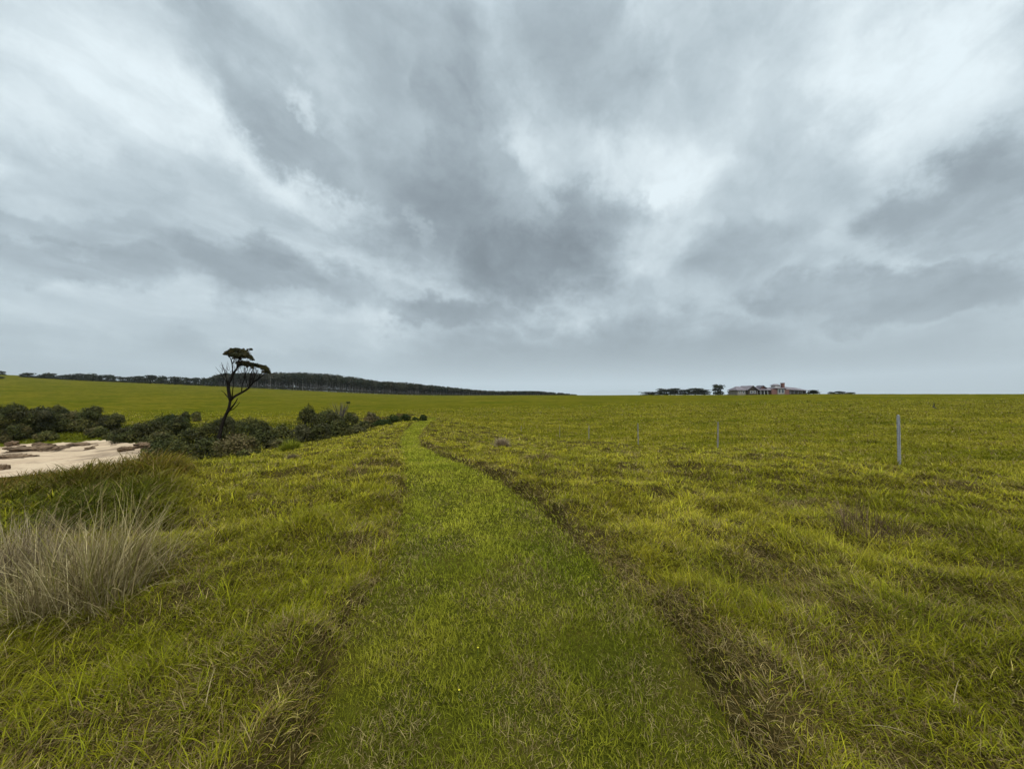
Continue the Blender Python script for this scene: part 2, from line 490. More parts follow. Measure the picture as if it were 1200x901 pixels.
def grass_colour(x, y, n):
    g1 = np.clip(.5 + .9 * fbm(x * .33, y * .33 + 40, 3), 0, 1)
    g1 = np.clip(g1 + .42 * sstep(2.2, 6.5, y) - .22, 0, 1)  # grass darker toward the camera: vignetting put into the colour, besides lusher growth
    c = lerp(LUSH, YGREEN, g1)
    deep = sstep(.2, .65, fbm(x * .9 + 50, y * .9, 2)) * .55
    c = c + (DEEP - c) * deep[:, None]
    bp = brown_patch(x, y)
    dead = RNG.random(n) < (.20 + .62 * bp)
    kind = RNG.random(n)
    dc = np.where((kind < .45)[:, None], BROWN, np.where((kind < .8)[:, None], GREYB, STRAW))
    c = np.where(dead[:, None], dc, c)
    c = c * RNG.uniform(.62, 1.4, n)[:, None]
    return c, dead, bp

def long_grass():
    tx, ty = scatter(640, .75, 3.0, 1.52, 75)
    u = tx / np.maximum(ty, 1)
    pin = path_in(tx, ty)
    keep = (gnoise(tx * 2.3 + 3, ty * 2.3 + 60) < RNG.normal(.62, .16, len(tx))) & (pin < RNG.normal(.0, .05, len(tx))) & (RNG.random(len(tx)) > .97 * paddock(tx, ty))
    keep &= ~((u < -.90) & (ty > 9) & (ty < 75))
    tx, ty, pin = tx[keep], ty[keep], pin[keep]; nt_ = len(tx)
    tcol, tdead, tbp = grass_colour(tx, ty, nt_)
    tcol = tcol * np.stack([np.ones(nt_), np.where(tdead, 1.0, RNG.uniform(.95, 1.10, nt_)), np.where(tdead, .9, RNG.uniform(.5, 1.4, nt_))], 1)
    th = np.exp(RNG.normal(0, .26, nt_)) * (1 + .5 * np.clip(fbm(tx * 1.1 + 8, ty * 1.1, 2), -.6, .8)) * (1 - .25 * tbp)
    big = RNG.random(nt_) < .045
    th = np.where(big & ~tdead, th * 1.7, th)
    windaz = 2.2 * fbm(tx * .7, ty * .7 + 9, 2) * np.pi
    nb = np.where(ty < 6, 17, np.where(ty < 18, 14, 9))
    k = np.repeat(np.arange(nt_), nb); n = len(k)
    rad = np.where(tdead, .055, .036)[k] * (1 + ty[k] / 18)
    ox = RNG.normal(0, 1, n) * rad; oy = RNG.normal(0, 1, n) * rad
    x = tx[k] + ox; y = ty[k] + oy
    ok = path_in(x, y) < .05
    k, x, y, ox, oy = k[ok], x[ok], y[ok], ox[ok], oy[ok]; n = len(k)
    col = tcol[k] * RNG.uniform(.5, 1.55, n)[:, None]
    dead = tdead[k] | (RNG.random(n) < .09)
    dc = np.where((RNG.random(n) < .6)[:, None], GREYB, STRAW) * RNG.uniform(.7, 1.25, n)[:, None]
    col = np.where((dead & ~tdead[k])[:, None], dc, col)
    width = np.maximum(RNG.uniform(.0024, .0052, n), y / 385.0 * .60)
    L = RNG.uniform(.05, .118, n) * th[k] * np.where(dead, .8, 1.0) * (1 + .35 * sstep(10, 40, y))
    az = np.where(RNG.random(n) < .5, np.arctan2(oy, ox) + RNG.normal(0, .7, n), windaz[k] + RNG.normal(0, .8, n))
    az = np.where(RNG.random(n) < .15, RNG.uniform(0, 2 * np.pi, n), az)
    lean = np.abs(RNG.normal(.28, .28, n)) + dead * RNG.uniform(.0, .55, n)
    curl = RNG.uniform(.6, 2.2, n) * np.where(big[k], .7, 1)
    z = ground_z(x, y) - .012
    tip = np.where(dead[:, None], col, lerp(col, col * np.array([1.40, 1.24, 1.5]), RNG.random(n)))
    sets = []
    for sl, K in ((y < 5, 4), ((y >= 5) & (y < 16), 3), (y >= 16, 2)):
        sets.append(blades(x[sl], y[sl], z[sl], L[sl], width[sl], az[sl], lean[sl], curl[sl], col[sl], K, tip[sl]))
    for px_, py_, Yp in POSTS:
        Xp = ray(px_, py_)[0] * Yp; m = 160
        bx_ = Xp + RNG.normal(0, .13, m); by_ = Yp + RNG.normal(0, .13, m)
        bc = lerp(np.tile(LUSH, (m, 1)), np.tile(YGREEN, (m, 1)), RNG.random(m)) * RNG.uniform(.6, 1.3, m)[:, None]
        sets.append(blades(bx_, by_, ground_z(bx_, by_) - .01, RNG.uniform(.1, .26, m), np.maximum(.005, by_ / 385 * .6), RNG.uniform(0, 6.28, m), RNG.uniform(0, .5, m), RNG.uniform(.3, 1.2, m), bc, 3))
    hx, hy = scatter(3600, .75, 2.6, 1.8, 30)
    kk = (RNG.random(len(hx)) < .4 + .6 * brown_patch(hx, hy)) & (path_in(hx, hy) < .03) & (paddock(hx, hy) < .5) & ~((hx / hy < -.9) & (hy > 9))
    hx, hy = hx[kk], hy[kk]; m = len(hx)
    hc = np.where((RNG.random(m) < .5)[:, None], BROWN, np.where((RNG.random(m) < .6)[:, None], GREYB, LUSH)) * RNG.uniform(.5, 1.3, m)[:, None]
    sets.append(blades(hx, hy, ground_z(hx, hy) - .004, RNG.uniform(.05, .13, m), np.maximum(RNG.uniform(.0025, .005, m), hy / 385 * .6), RNG.uniform(0, 6.28, m), RNG.uniform(.7, 1.3, m), RNG.uniform(0, .6, m), hc, 2))
    o = join_blades('long_grass', sets, M_GRASS)
    tag(o, 'rough matted yellow green grass either side of the path', 'grass', None, 'stuff')
    print('long grass', n)
long_grass()

def path_grass():
    xs, ys = [], []
    edges = np.exp(np.linspace(math.log(.8), math.log(PATH_END - 1), 80))
    for a, b in zip(edges[:-1], edges[1:]):
        yc = (a + b) / 2
        x0, x1 = pl(yc) - .25, pr(yc) + .25
        n = int(13500 * min(1, (2.3 / yc) ** 1.5) * (x1 - x0) * (b - a))
        xs.append(RNG.uniform(x0, x1, n)); ys.append(RNG.uniform(a, b, n))
    x = np.concatenate(xs); y = np.concatenate(ys)
    keep = path_in(x, y) > RNG.normal(.0, .06, len(x)) - .02
    x, y = x[keep], y[keep]; n = len(x)
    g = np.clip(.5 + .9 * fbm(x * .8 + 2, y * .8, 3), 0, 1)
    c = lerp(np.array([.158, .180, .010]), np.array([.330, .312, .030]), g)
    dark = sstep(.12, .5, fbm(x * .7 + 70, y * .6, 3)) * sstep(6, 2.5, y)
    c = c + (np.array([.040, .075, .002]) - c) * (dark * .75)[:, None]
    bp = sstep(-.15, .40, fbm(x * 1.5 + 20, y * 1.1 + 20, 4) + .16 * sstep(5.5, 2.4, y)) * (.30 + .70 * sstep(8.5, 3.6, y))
    near_dim = sstep(4.6, 1.6, y + 1.2 * gnoise(x * .9, y * .9))  # mown turf dimmed near the camera, lens falloff painted into its green
    c = c + (lerp(np.array([.085, .098, .005]), np.array([.205, .188, .014]), g) - c) * (.85 * near_dim)[:, None]
    dead = RNG.random(n) < .07 + .58 * bp
    dc = np.where((RNG.random(n) < .5)[:, None], np.array([.110, .078, .026]), np.array([.25, .195, .075]))
    c = np.where(dead[:, None], dc, c) * RNG.uniform(.5, 1.6, n)[:, None]
    width = np.maximum(RNG.uniform(.0022, .0042, n), y / 385 * .6)
    L = RNG.uniform(.022, .062, n) * np.maximum(.55, 1 + .55 * gnoise(x * 2.8, y * 2.8) + .3 * gnoise(x * 8, y * 8)) * (1 + .5 * sstep(6, 25, y))
    sets = []
    z = ground_z(x, y) + .012 + .0012 * y - .006
    az = RNG.uniform(0, 2 * np.pi, n); lean = np.abs(RNG.normal(.45, .35, n)) + dead * .4; curl = RNG.uniform(.2, 1.2, n)
    for s, K in ((y < 4, 3), (y >= 4, 2)):
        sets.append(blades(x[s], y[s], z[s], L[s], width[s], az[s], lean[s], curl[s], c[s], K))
    o = join_blades('mown_grass', sets, M_GRASS)
    tag(o, 'short mown green turf covering the path', 'grass', None, 'stuff')
    print('path grass', n)
path_grass()

def paddock_grass():
    x, y = scatter(900, 4.5, 9, 1.55, 130, 1.42, 3)
    keep = RNG.random(len(x)) < paddock(x, y) * sstep(128, 45, y)
    x, y = x[keep], y[keep]; n = len(x)
    u = x / y
    clump = np.clip(.5 + 1.5 * fbm(x * .42 + 3, y * .62, 3), 0, 1)
    keep = RNG.random(n) < .15 + .85 * clump
    x, y, clump = x[keep], y[keep], clump[keep]; n = len(x)
    g = np.clip(.5 + .9 * fbm(x * .10, y * .22 + 4, 4) + .35 * gnoise(x * .5, y * .9), 0, 1)
    c = lerp(np.array([.125, .124, .005]), np.array([.31, .262, .024]), g)
    tus = sstep(.42, .62, gnoise(x * 1.1 + 7, y * 1.1) + .3 * gnoise(x * .2, y * .2))
    c = c + (np.array([.085, .080, .004]) - c) * (tus * .6)[:, None]
    dead = RNG.random(n) < .10 + .3 * sstep(.1, .5, fbm(x * .3 + 90, y * .3, 2)) * sstep(40, 10, y)
    dc = np.where((RNG.random(n) < .5)[:, None], BROWN * 1.1, GREYB * 1.05)
    c = np.where(dead[:, None], dc, c) * RNG.uniform(.72, 1.28, n)[:, None]
    width = np.maximum(.006, y / 385 * .85)
    L = RNG.uniform(.06, .15, n) * (.45 + 1.1 * clump) * (1 + .7 * tus) * (1 + .5 * sstep(20, 90, y))
    z = ground_z(x, y) - .01
    o = join_blades('paddock_grass', [blades(x, y, z, L, width, RNG.uniform(0, 6.28, n), np.abs(RNG.normal(.45, .3, n)), RNG.uniform(.4, 1.3, n), c, 2)], M_GRASS)
    tag(o, 'grazed olive green grass of the paddock beyond the fence', 'grass', None, 'stuff')
    print('paddock', n)
paddock_grass()

def bank_grass():
    "tall arching dark green grass along the lip of the bank, with rusty seed tips"
    n0 = 52000
    y = RNG.uniform(4.3, 8.0, n0); u = RNG.uniform(-1.75, -.80, n0); x = u * y
    cl = np.clip(.55 + .9 * fbm(x * 1.1, y * 1.1 + 60, 2), 0, 1)
    edge = sstep(-.80, -.93, u + .03 * gnoise(y * 1.5, 3.3))
    keep = RNG.random(n0) < (.25 + .75 * cl) * edge
    x, y, u, cl, edge = [a[keep] for a in (x, y, u, cl, edge)]; n = len(x)
    hmax = np.interp(u, [-1.75, -1.33, -1.1, -.95, -.86, -.8], [.18, .24, .58, .62, .40, .24])
    L = hmax * RNG.uniform(.75, 1.22, n) * (.75 + .35 * cl) * np.interp(y, [4.3, 6.0, 7.2, 8.0], [.5, .95, 1.0, .7])
    c = lerp(np.array([.030, .044, .003]), np.array([.105, .110, .005]), np.clip(RNG.normal(.4, .3, n), 0, 1))
    c = c + (np.array([.17, .155, .006]) - c) * (sstep(-1.0, -.84, u) * .75)[:, None]
    dry = RNG.random(n) < .16
    c = np.where(dry[:, None], np.array([.17, .13, .05]), c) * RNG.uniform(.75, 1.25, n)[:, None]
    tip = lerp(c, np.tile([.20, .105, .022], (n, 1)), np.clip(RNG.normal(.45, .3, n), 0, 1) * np.interp(y, [5.2, 6.6], [.15, 1.0]))
    z = ground_z(x, y) - .02
    az = RNG.normal(.2, 1.5, n)
    o = join_blades('bank_grass', [blades(x, y, z, L, RNG.uniform(.010, .020, n), az, np.abs(RNG.normal(.15, .18, n)), RNG.uniform(.8, 2.6, n), c, 5, tip)], M_GRASS)
    tag(o, 'tall dark green arching grass with rusty tips on the lip of the bank above the beach', 'grass', None, 'stuff')
bank_grass()

def slope_grass():
    "rough grass on the bank slope beyond the beach and the gully among the shrubs"
    n0 = 60000
    y = RNG.uniform(9, 76, n0); u = RNG.uniform(-1.6, -.45, n0)
    x = u * y
    ok = ~((u < -.94) & (y > 32) & (y < 60)) & (RNG.random(n0) > .0)
    ok &= ~((u > -.90) & (y < 60))
    x, y, u = x[ok], y[ok], u[ok]; n = len(x)
    g = np.clip(.5 + .9 * fbm(x * .2, y * .2, 3), 0, 1)
    c = lerp(np.array([.045, .056, .003]), np.array([.115, .108, .006]), g) * RNG.uniform(.7, 1.3, n)[:, None]
    o = join_blades('slope_grass', [blades(x, y, ground_z(x, y) - .03, RNG.uniform(.2, .5, n), np.maximum(.02, y / 385 * .7), RNG.uniform(0, 6.28, n), RNG.uniform(0, .7, n), RNG.uniform(.4, 1.4, n), c, 2)], M_GRASS)
    tag(o, 'rough green grass on the bank slopes around the beach', 'grass', None, 'stuff')
slope_grass()

# ------------------------------------------------------------------ tussocks
def tussock(name, px, py, top, halfw_px, n, pal, label, cat, group=None, Y=None, wid=(.0022, .0042), spread=.55, curl=(.1, .7), lean_bias=0.0, basew=.28, K=5, mat=None, sub=6):
    if Y is None: X, Y = hit(px, py)
    else: X = ray(px, py)[0] * Y
    H = EYE + ray(px, top)[1] * Y - float(ground_z(X, Y))
    hw = halfw_px / F * Y
    m = sub
    sr = RNG.random(m) ** .7 * hw * basew; sa = RNG.uniform(0, 2 * np.pi, m)
    k = RNG.integers(0, m, n); sh = np.clip(RNG.normal(.95, .22, m), .5, 1.2); saz = RNG.uniform(0, 2 * np.pi, m)
    bx = sr[k] * np.cos(sa[k]) + RNG.normal(0, hw * .10, n); by = sr[k] * np.sin(sa[k]) * .9 + RNG.normal(0, hw * .10, n)
    r = np.minimum(np.hypot(bx, by), hw * basew * 1.2); a = np.arctan2(by, bx)
    az = np.where(RNG.random(n) < .5, a + RNG.normal(0, .7, n), saz[k] + RNG.normal(0, .9, n))
    az = np.where(RNG.random(n) < .2, RNG.uniform(0, 2 * np.pi, n), az)
    az = np.arctan2(np.sin(az), np.cos(az) + lean_bias)
    lean = np.abs(RNG.normal(0, spread, n)) * (.35 + .65 * r / (hw * basew))
    rr = r / (hw * basew)
    L = H * RNG.uniform(.42, 1.12, n) * (1 + .12 * lean) * (1 - .42 * np.minimum(rr, 1.1) ** 2) * sh[k]
    pal = np.array(pal); c = pal[RNG.integers(0, len(pal), n)] * RNG.uniform(.7, 1.3, n)[:, None]
    w = np.maximum(RNG.uniform(*wid, n), Y / 385 * .42)
    bent = RNG.random(n) < .2
    lean = np.where(bent, RNG.uniform(.4, 1.25, n), lean); L = np.where(bent, L * .75, L)
    w = w * np.where(RNG.random(n) < .06, 1.8, 1.0)
    z = ground_z(X + bx, Y + by) - float(ground_z(X, Y)) - .02
    me_v = blades(bx, by, z, L, w, az, lean, RNG.uniform(*curl, n), c, K)
    o = join_blades(name, [me_v], mat or M_DRY)
    o.location = (X, Y, float(ground_z(X, Y)))
    return tag(o, label, cat, group)

DRYP = [(.29, .225, .10), (.44, .36, .185), (.21, .155, .075), (.12, .085, .04), (.27, .215, .10), (.17, .155, .03)]
GREYP = [(.22, .165, .10), (.31, .245, .155), (.15, .11, .065), (.10, .07, .04)]
GREENP = [(.15, .17, .012), (.20, .21, .015), (.25, .23, .03), (.09, .12, .008)]
tussock('dry_tussock', 118, 708, 580, 78, 2100, DRYP, 'large straw coloured dry grass tussock with fine upright stalks at the lower left', 'tussock', None, None, (.0026, .0056), .5, (.0, 1.3), .3, .85, 6, None, 26)
tussock('dry_tussock', 12, 690, 592, 84, 2100, GREYP + DRYP[:2], 'grey brown dry tussock leaning out of the left edge beside the straw one', 'tussock', None, None, (.0026, .0056), .6, (.0, 1.3), -.2, .8, 6, None, 22)
tussock('dry_tussock', 586, 526, 511.5, 11.5, 2200, [(.30, .225, .14), (.39, .30, .19), (.21, .155, .095)], 'small round grey dead tussock standing alone in the grass right of the path', 'tussock', None, None, (.004, .008), .75, (.2, 1.0), 0, .55)
tussock('dry_tussock', 341, 541, 530, 15, 1400, GREYP + [(.13, .10, .05)], 'low brown dead grass clump in front of the bright green clump by the shrubs', 'tussock', None, None, (.004, .008), .9, (.3, 1.0), 0, .6)
tussock('green_tussock', 340, 530, 513, 14, 1800, GREENP, 'bright green spiky grass clump at the foot of the dark shrubs', 'tussock', None, None, (.005, .01), .6, (.2, .9), 0, .5, mat=M_GRASS)
tussock('dry_tussock', 344, 553, 545, 8, 500, GREYP, 'tiny grey dead tuft in the grass below the brown clump', 'tussock', None, None, (.004, .007), .8, (.3, 1.0), 0, .5)
tussock('dry_weed', 1010, 632, 582, 44, 330, [(.11, .07, .035), (.16, .11, .06), (.08, .05, .03)], 'sparse reddish brown dead weed stalks in the grass below the nearest post', 'weed', None, None, (.002, .0035), .5, (.1, .9), 0, 1.3, sub=16)

# straw stems lying in the near grass
def straw():
    sets = []
    pts = [(945, 845, .30, .12, 1.9, .3), (1118, 840, .2, .9, .6, 1.0), (1050, 800, .22, 1.0, 2.6, .8), (870, 860, .18, .7, 4, 1.2), (60, 760, .36, .5, 1.1, .7),
           (140, 830, .25, .5, 1.0, .6), (300, 800, .2, .8, 4.0, 1.0), (1010, 870, .25, .9, 5.5, .9), (1170, 780, .2, .9, 1.0, 1.0), (240, 860, .2, .6, 2.0, 1.1), (100, 700, .4, .4, 2.4, .5)]
    X = np.array([hit(p[0], p[1]) for p in pts]); L = np.array([p[2] for p in pts])
    n = len(pts)
    c = np.tile([.30, .235, .12], (n, 1)) * RNG.uniform(.8, 1.15, n)[:, None]
    s = blades(X[:, 0], X[:, 1], ground_z(X[:, 0], X[:, 1]) + .02, L, np.full(n, .0038), np.array([p[4] for p in pts]), np.array([p[3] for p in pts]), np.array([p[5] for p in pts]), c, 7)
    o = join_blades('straw', [s], M_DRY)
    tag(o, 'loose bleached straw stems caught in the near rough grass', 'straw', None, 'stuff')
straw()

# ------------------------------------------------------------------ flowers
def flowers():
    m = solid_mat('yellow_petal', (.55, .45, .02), (.7, .58, .03), 30, .6)
    ms = solid_mat('flower_stem', (.05, .09, .01), (.08, .12, .02), 10, .8)
    bm = bmesh.new()
    for k in range(5):
        a = k * 2 * math.pi / 5
        pts = [(0, 0, 0), (.35, -.28, .12), (.85, -.26, .22), (1.0, 0, .2), (.85, .26, .22), (.35, .28, .12)]
        vs = [bm.verts.new((.0065 * (p[0] * math.cos(a) - p[1] * math.sin(a)), .0065 * (p[0] * math.sin(a) + p[1] * math.cos(a)), .009 * p[2] + .055)) for p in pts]
        bm.faces.new(vs)
    pm = bpy.data.meshes.new('petals'); bm.to_mesh(pm); bm.free(); pm.materials.append(m)
    bm = bmesh.new()
    bmesh.ops.create_cone(bm, segments=5, radius1=.0018, radius2=.0012, depth=.06, cap_ends=True, matrix=Matrix.Translation((0, 0, .026)))
    sm = bpy.data.meshes.new('stem'); bm.to_mesh(sm); bm.free(); sm.materials.append(ms)
    spots = [(538, 821, 'single yellow flower in the mown path near the bottom of the picture'),
             (711, 652, 'yellow flower topmost of the cluster by the right edge of the path'),
             (716, 655, 'yellow flower rightmost of the cluster by the right edge of the path'),
             (710, 667, 'yellow flower lowest of the cluster by the right edge of the path'),
             (690, 683, 'lone yellow flower just below the cluster at the right edge of the path'),
             (560, 769, 'tiny yellow flower in the middle of the path between its worn patches')]
    for px, py, lab in spots:
        X, Y = hit(px, py + 3)
        r = empty('flower', (X, Y, float(ground_z(X, Y)) + .012), random.uniform(0, 6))
        tag(r, lab, 'flower', 'small yellow flowers in the grass')
        for nm, me in (('petals', pm), ('stem', sm)):
            o = bpy.data.objects.new(nm, me); COL.objects.link(o); o.parent = r
flowers()

# ------------------------------------------------------------------ foliage
def leaf_cloud(pts, nrm, size, col, asp=.55):
    n = len(pts)
    a = RNG.normal(size=(n, 3)); a /= np.linalg.norm(a, axis=1)[:, None] + 1e-9
    nn = nrm + .55 * RNG.normal(size=(n, 3)); nn /= np.linalg.norm(nn, axis=1)[:, None] + 1e-9
    t = np.cross(nn, a); t /= np.linalg.norm(t, axis=1)[:, None] + 1e-9
    b = np.cross(nn, t)
    s = size * RNG.uniform(.6, 1.3, n)
    t = t * s[:, None]; b = b * (s * asp)[:, None]
    V = np.stack([pts - t, pts - .1 * t - b, pts + t, pts - .1 * t + b], 1).reshape(-1, 3)
    Fq = (np.arange(n) * 4)[:, None] + np.arange(4)
    return V, Fq, np.repeat(col, 4, 0)

def foliage_mesh(name, lumps, n, size, pal, jitter=.25, asp=.55, mat=None):
    """lumps: (cx,cy,cz, rx,ry,rz); leaves sit in a thick shell of each lump"""
    lumps = np.array(lumps, float)
    ar = lumps[:, 3] * lumps[:, 4] + lumps[:, 3] * lumps[:, 5] + lumps[:, 4] * lumps[:, 5]
    k = RNG.choice(len(lumps), n, p=ar / ar.sum())
    d = RNG.normal(size=(n, 3)); d /= np.linalg.norm(d, axis=1)[:, None]
    lo = d[:, 2] < -.6
    d[lo, 2] *= -.8
    d /= np.linalg.norm(d, axis=1)[:, None]
    rad = 1 - np.abs(RNG.normal(0, jitter, n)) + RNG.normal(0, .05, n)
    wob = 1 + .16 * np.sin(d[:, 0] * 5.1 + k * 1.7) * np.sin(d[:, 1] * 4.3 + k) + .12 * np.sin(d[:, 2] * 7 + d[:, 0] * 6 + k * 2.1)
    pts = lumps[k, :3] + d * lumps[k, 3:] * (rad * wob)[:, None]
    pal = np.array(pal)
    lc = pal[RNG.integers(0, len(pal), len(lumps))]
    c = lc[k] * .75 + .25 * pal[RNG.integers(0, len(pal), n)]
    c = c * RNG.uniform(.65, 1.4, n)[:, None]
    ok = pts[:, 2] > -.15
    V, Fq, C = leaf_cloud(pts[ok], d[ok], size, c[ok], asp)
    me = np_mesh(name, V, [Fq], C)
    me.materials.append(mat or M_LEAF)
    return me

def tube(bm, pts, radii, seg=7):
    pts = [Vector(p) for p in pts]
    rings = []
    for i, p in enumerate(pts):
        t = (pts[min(i + 1, len(pts) - 1)] - pts[max(i - 1, 0)]).normalized()
        up = Vector((0, 0, 1)) if abs(t.z) < .9 else Vector((1, 0, 0))
        a = t.cross(up).normalized(); b = t.cross(a).normalized()
        rings.append([bm.verts.new(p + (a * math.cos(k * 2 * math.pi / seg) + b * math.sin(k * 2 * math.pi / seg)) * radii[i]) for k in range(seg)])
    for r0, r1 in zip(rings[:-1], rings[1:]):
        for k in range(seg):
            bm.faces.new((r0[k], r0[(k + 1) % seg], r1[(k + 1) % seg], r1[k]))
    bm.faces.new(rings[0][::-1]); bm.faces.new(rings[-1])

def bm_mesh(name, bm, mat, smooth=True):
    bmesh.ops.recalc_face_normals(bm, faces=bm.faces)
    me = bpy.data.meshes.new(name); bm.to_mesh(me); bm.free()
    if smooth:
        for p in me.polygons: p.use_smooth = True
    if mat: me.materials.append(mat)
    return me

def smooth_line(pts, radii, sub=3):
    "Catmull-Rom through points"
    P_ = [Vector(p) for p in pts]; out = []; rr = []
    for i in range(len(P_) - 1):
        p0 = P_[max(i - 1, 0)]; p1 = P_[i]; p2 = P_[i + 1]; p3 = P_[min(i + 2, len(P_) - 1)]
        for s in range(sub):
            t = s / sub
            out.append(.5 * ((2 * p1) + (p2 - p0) * t + (2 * p0 - 5 * p1 + 4 * p2 - p3) * t * t + (3 * p1 - p0 - 3 * p2 + p3) * t ** 3))
            rr.append(radii[i] * (1 - t) + radii[i + 1] * t)
    out.append(P_[-1]); rr.append(radii[-1])
    return out, rr

# ---- the lone windswept tree
def lone_tree():
    D = 38.0; s = D / F
    bx, bz_px = 257, 516
    base = P(bx, bz_px, D)
    gz = float(ground_z(base.x, D))
    root = empty('windswept_tree', (base.x, D, gz - .15))
    tag(root, 'tall lone dark tree with leaning forked trunk, bare lower limbs and flat wind-shaped crown', 'tree')
    def L(px, py, dy=0.0):
        p = P(px, py, D + dy); return p - Vector(root.location)
    bm = bmesh.new()
    def limb(pp, r0, r1, sub=3, seg=7):
        pts = [L(*p) for p in pp]; n = len(pts)
        rr = [r0 + (r1 - r0) * i / (n - 1) for i in range(n)]
        a, b = smooth_line(pts, rr, sub); tube(bm, a, b, seg)
    limb([(256, 521), (257, 513), (260, 499, .1), (263.5, 489, .2), (268, 478.5, .2), (270, 468, .2)], .18, .11, 4, 9)
    limb([(270, 469, .2), (268, 459, .1), (267.6, 450.5), (271, 443.5, -.1), (274, 437, -.2), (277.7, 431.5, -.2), (279, 425), (281, 418, .1)], .17, .06)
    limb([(269.5, 470, .2), (275, 464.5, .5), (283.5, 459.8, .8), (291, 455, 1.0), (296, 449, 1.0), (303, 443.5, .8), (310, 438.5, .6), (313, 434.5, .5)], .13, .035)
    limb([(265.5, 485, .2), (271, 478, -.3), (275, 473, -.6), (278.3, 467, -.8)], .11, .035)
    limb([(268.5, 481, .1), (274, 479, -.3), (279, 474, -.6), (281, 471, -.7)], .05, .015)
    limb([(269, 468, .2), (265, 463, .4), (262, 459.5, .5), (259.5, 458, .5)], .06, .02)
    limb([(267.8, 453), (265.5, 445, -.3), (263.5, 436, -.5), (261.5, 430, -.6), (259.3, 424.5, -.7)], .05, .012, 3, 5)
    limb([(267.6, 451), (263, 444, .3), (258, 437, .5), (252.5, 430, .6)], .045, .01, 3, 5)
    limb([(264, 439, -.4), (266, 433, -.4), (267, 428, -.3)], .025, .009, 3, 5)
    limb([(261, 441, .4), (256, 439.5, .5), (252, 437, .5)], .022, .008, 3, 5)
    limb([(271.5, 442.5), (272.5, 434, .4), (271.8, 426, .6), (270, 420, .7), (266.5, 416.5, .7), (263.5, 414, .7)], .065, .02)
    limb([(272, 427, .5), (274.5, 421, .3), (275, 416, .2)], .045, .02)
    limb([(277.5, 432), (283, 428, .5), (289, 427, .7), (296, 428.5, .7), (303, 431, .6)], .055, .02)
    limb([(280, 422), (286, 419, -.3), (291, 418, -.4), (296, 421, -.4)], .05, .015)
    limb([(283, 460, .8), (284, 451, .6), (286.5, 444, .4), (287.5, 437, .3), (286, 429, .2)], .05, .015)
    limb([(291.3, 455, 1.0), (293, 446, 1.1), (294.5, 438, 1.1), (297, 430, 1.0)], .05, .015)
    limb([(296, 449, 1.0), (299, 441, 1.2), (302, 434, 1.1)], .04, .012)
    limb([(272, 466, .2), (273, 455, -.4), (274, 447, -.6), (273, 441, -.6)], .05, .012)
    limb([(303, 443.5, .8), (306, 437, .8), (307, 433, .8)], .03, .012)
    for i in range(60):                # fine dead twigs
        x0 = random.uniform(258, 300); y0 = random.uniform(432, 452)
        d = random.uniform(-.8, .8)
        limb([(x0, y0, d), (x0 + random.uniform(-3, 3), y0 - random.uniform(3, 7), d), (x0 + random.uniform(-4, 5), y0 - random.uniform(7, 12), d + .2)], .018, .007, 2, 4)
    for i in range(46):                # fan of fine branches into the crown
        if i < 22:
            sx_, sy_ = random.choice([(274, 437), (277.5, 431.5), (279, 426), (272, 427), (271, 421), (283, 428)])
            ex_, ey_ = random.uniform(265, 297), random.uniform(410, 419)
        else:
            sx_, sy_ = random.choice([(286.5, 444), (291, 455), (293, 446), (296, 449), (303, 443.5), (287.5, 437), (310, 438.5)])
            ex_ = random.uniform(max(279, sx_ - 8), min(316, sx_ + 14)); ey_ = 426 + (ex_ - 279) * .27 + random.uniform(-1, 2)
        d = random.uniform(-.7, .9)
        limb([(sx_, sy_, .3), ((sx_ + ex_) / 2 + random.uniform(-2.5, 2.5), (sy_ + ey_) / 2 + random.uniform(-1, 2), .3 + d * .5), (ex_, ey_, d)], .026, .008, 3, 4)
    me = bm_mesh('trunk', bm, M_BARK)
    o = bpy.data.objects.new('trunk', me); COL.objects.link(o); o.parent = root
    lumps = []
    def lump(px, py, rx, ry, dy=0.0, rd=None):
        p = L(px, py, dy); lumps.append((p.x, p.y, p.z, rx * s, (rd or rx * .9) * s, ry * s))
    for a in [(263.8, 415.2, 2.4, 1.5, .7), (267, 413.8, 3.6, 2.6, .5), (271, 412.2, 4.4, 3.2, .3), (275.5, 411.2, 5, 3.4, 0), (280, 411.6, 5, 3.4, -.2), (284.5, 413.2, 4.6, 3.4, -.4), (288.8, 415.6, 4, 3.4, -.4), (292.5, 418.4, 3.2, 3.0, -.4), (295.5, 421, 2.4, 2.4, -.4),
              (273, 415.5, 5, 3.4, 1.0), (281, 416, 6, 3.4, 1.1), (275, 416, 5, 3.2, -1.0), (283, 417, 5.5, 3.0, -1.1), (278, 419, 4.5, 2.2, .2), (271, 417, 3, 2, .4),
              (279.5, 425.5, 3.5, 2.0, .3), (284.5, 425.0, 4, 2.4, .6), (289.5, 425.6, 4, 2.6, .2), (294.5, 427, 3.6, 2.2, .9), (299.5, 428.0, 3.8, 2.6, .5), (304.5, 429.6, 4, 3.0, .8), (309, 431.4, 4, 3.6, .5), (312.6, 433.6, 3.4, 4.0, .3), (314.8, 436.2, 2.2, 3.0, .6), (310, 436, 3, 2.2, .9)]:
        lump(*a)
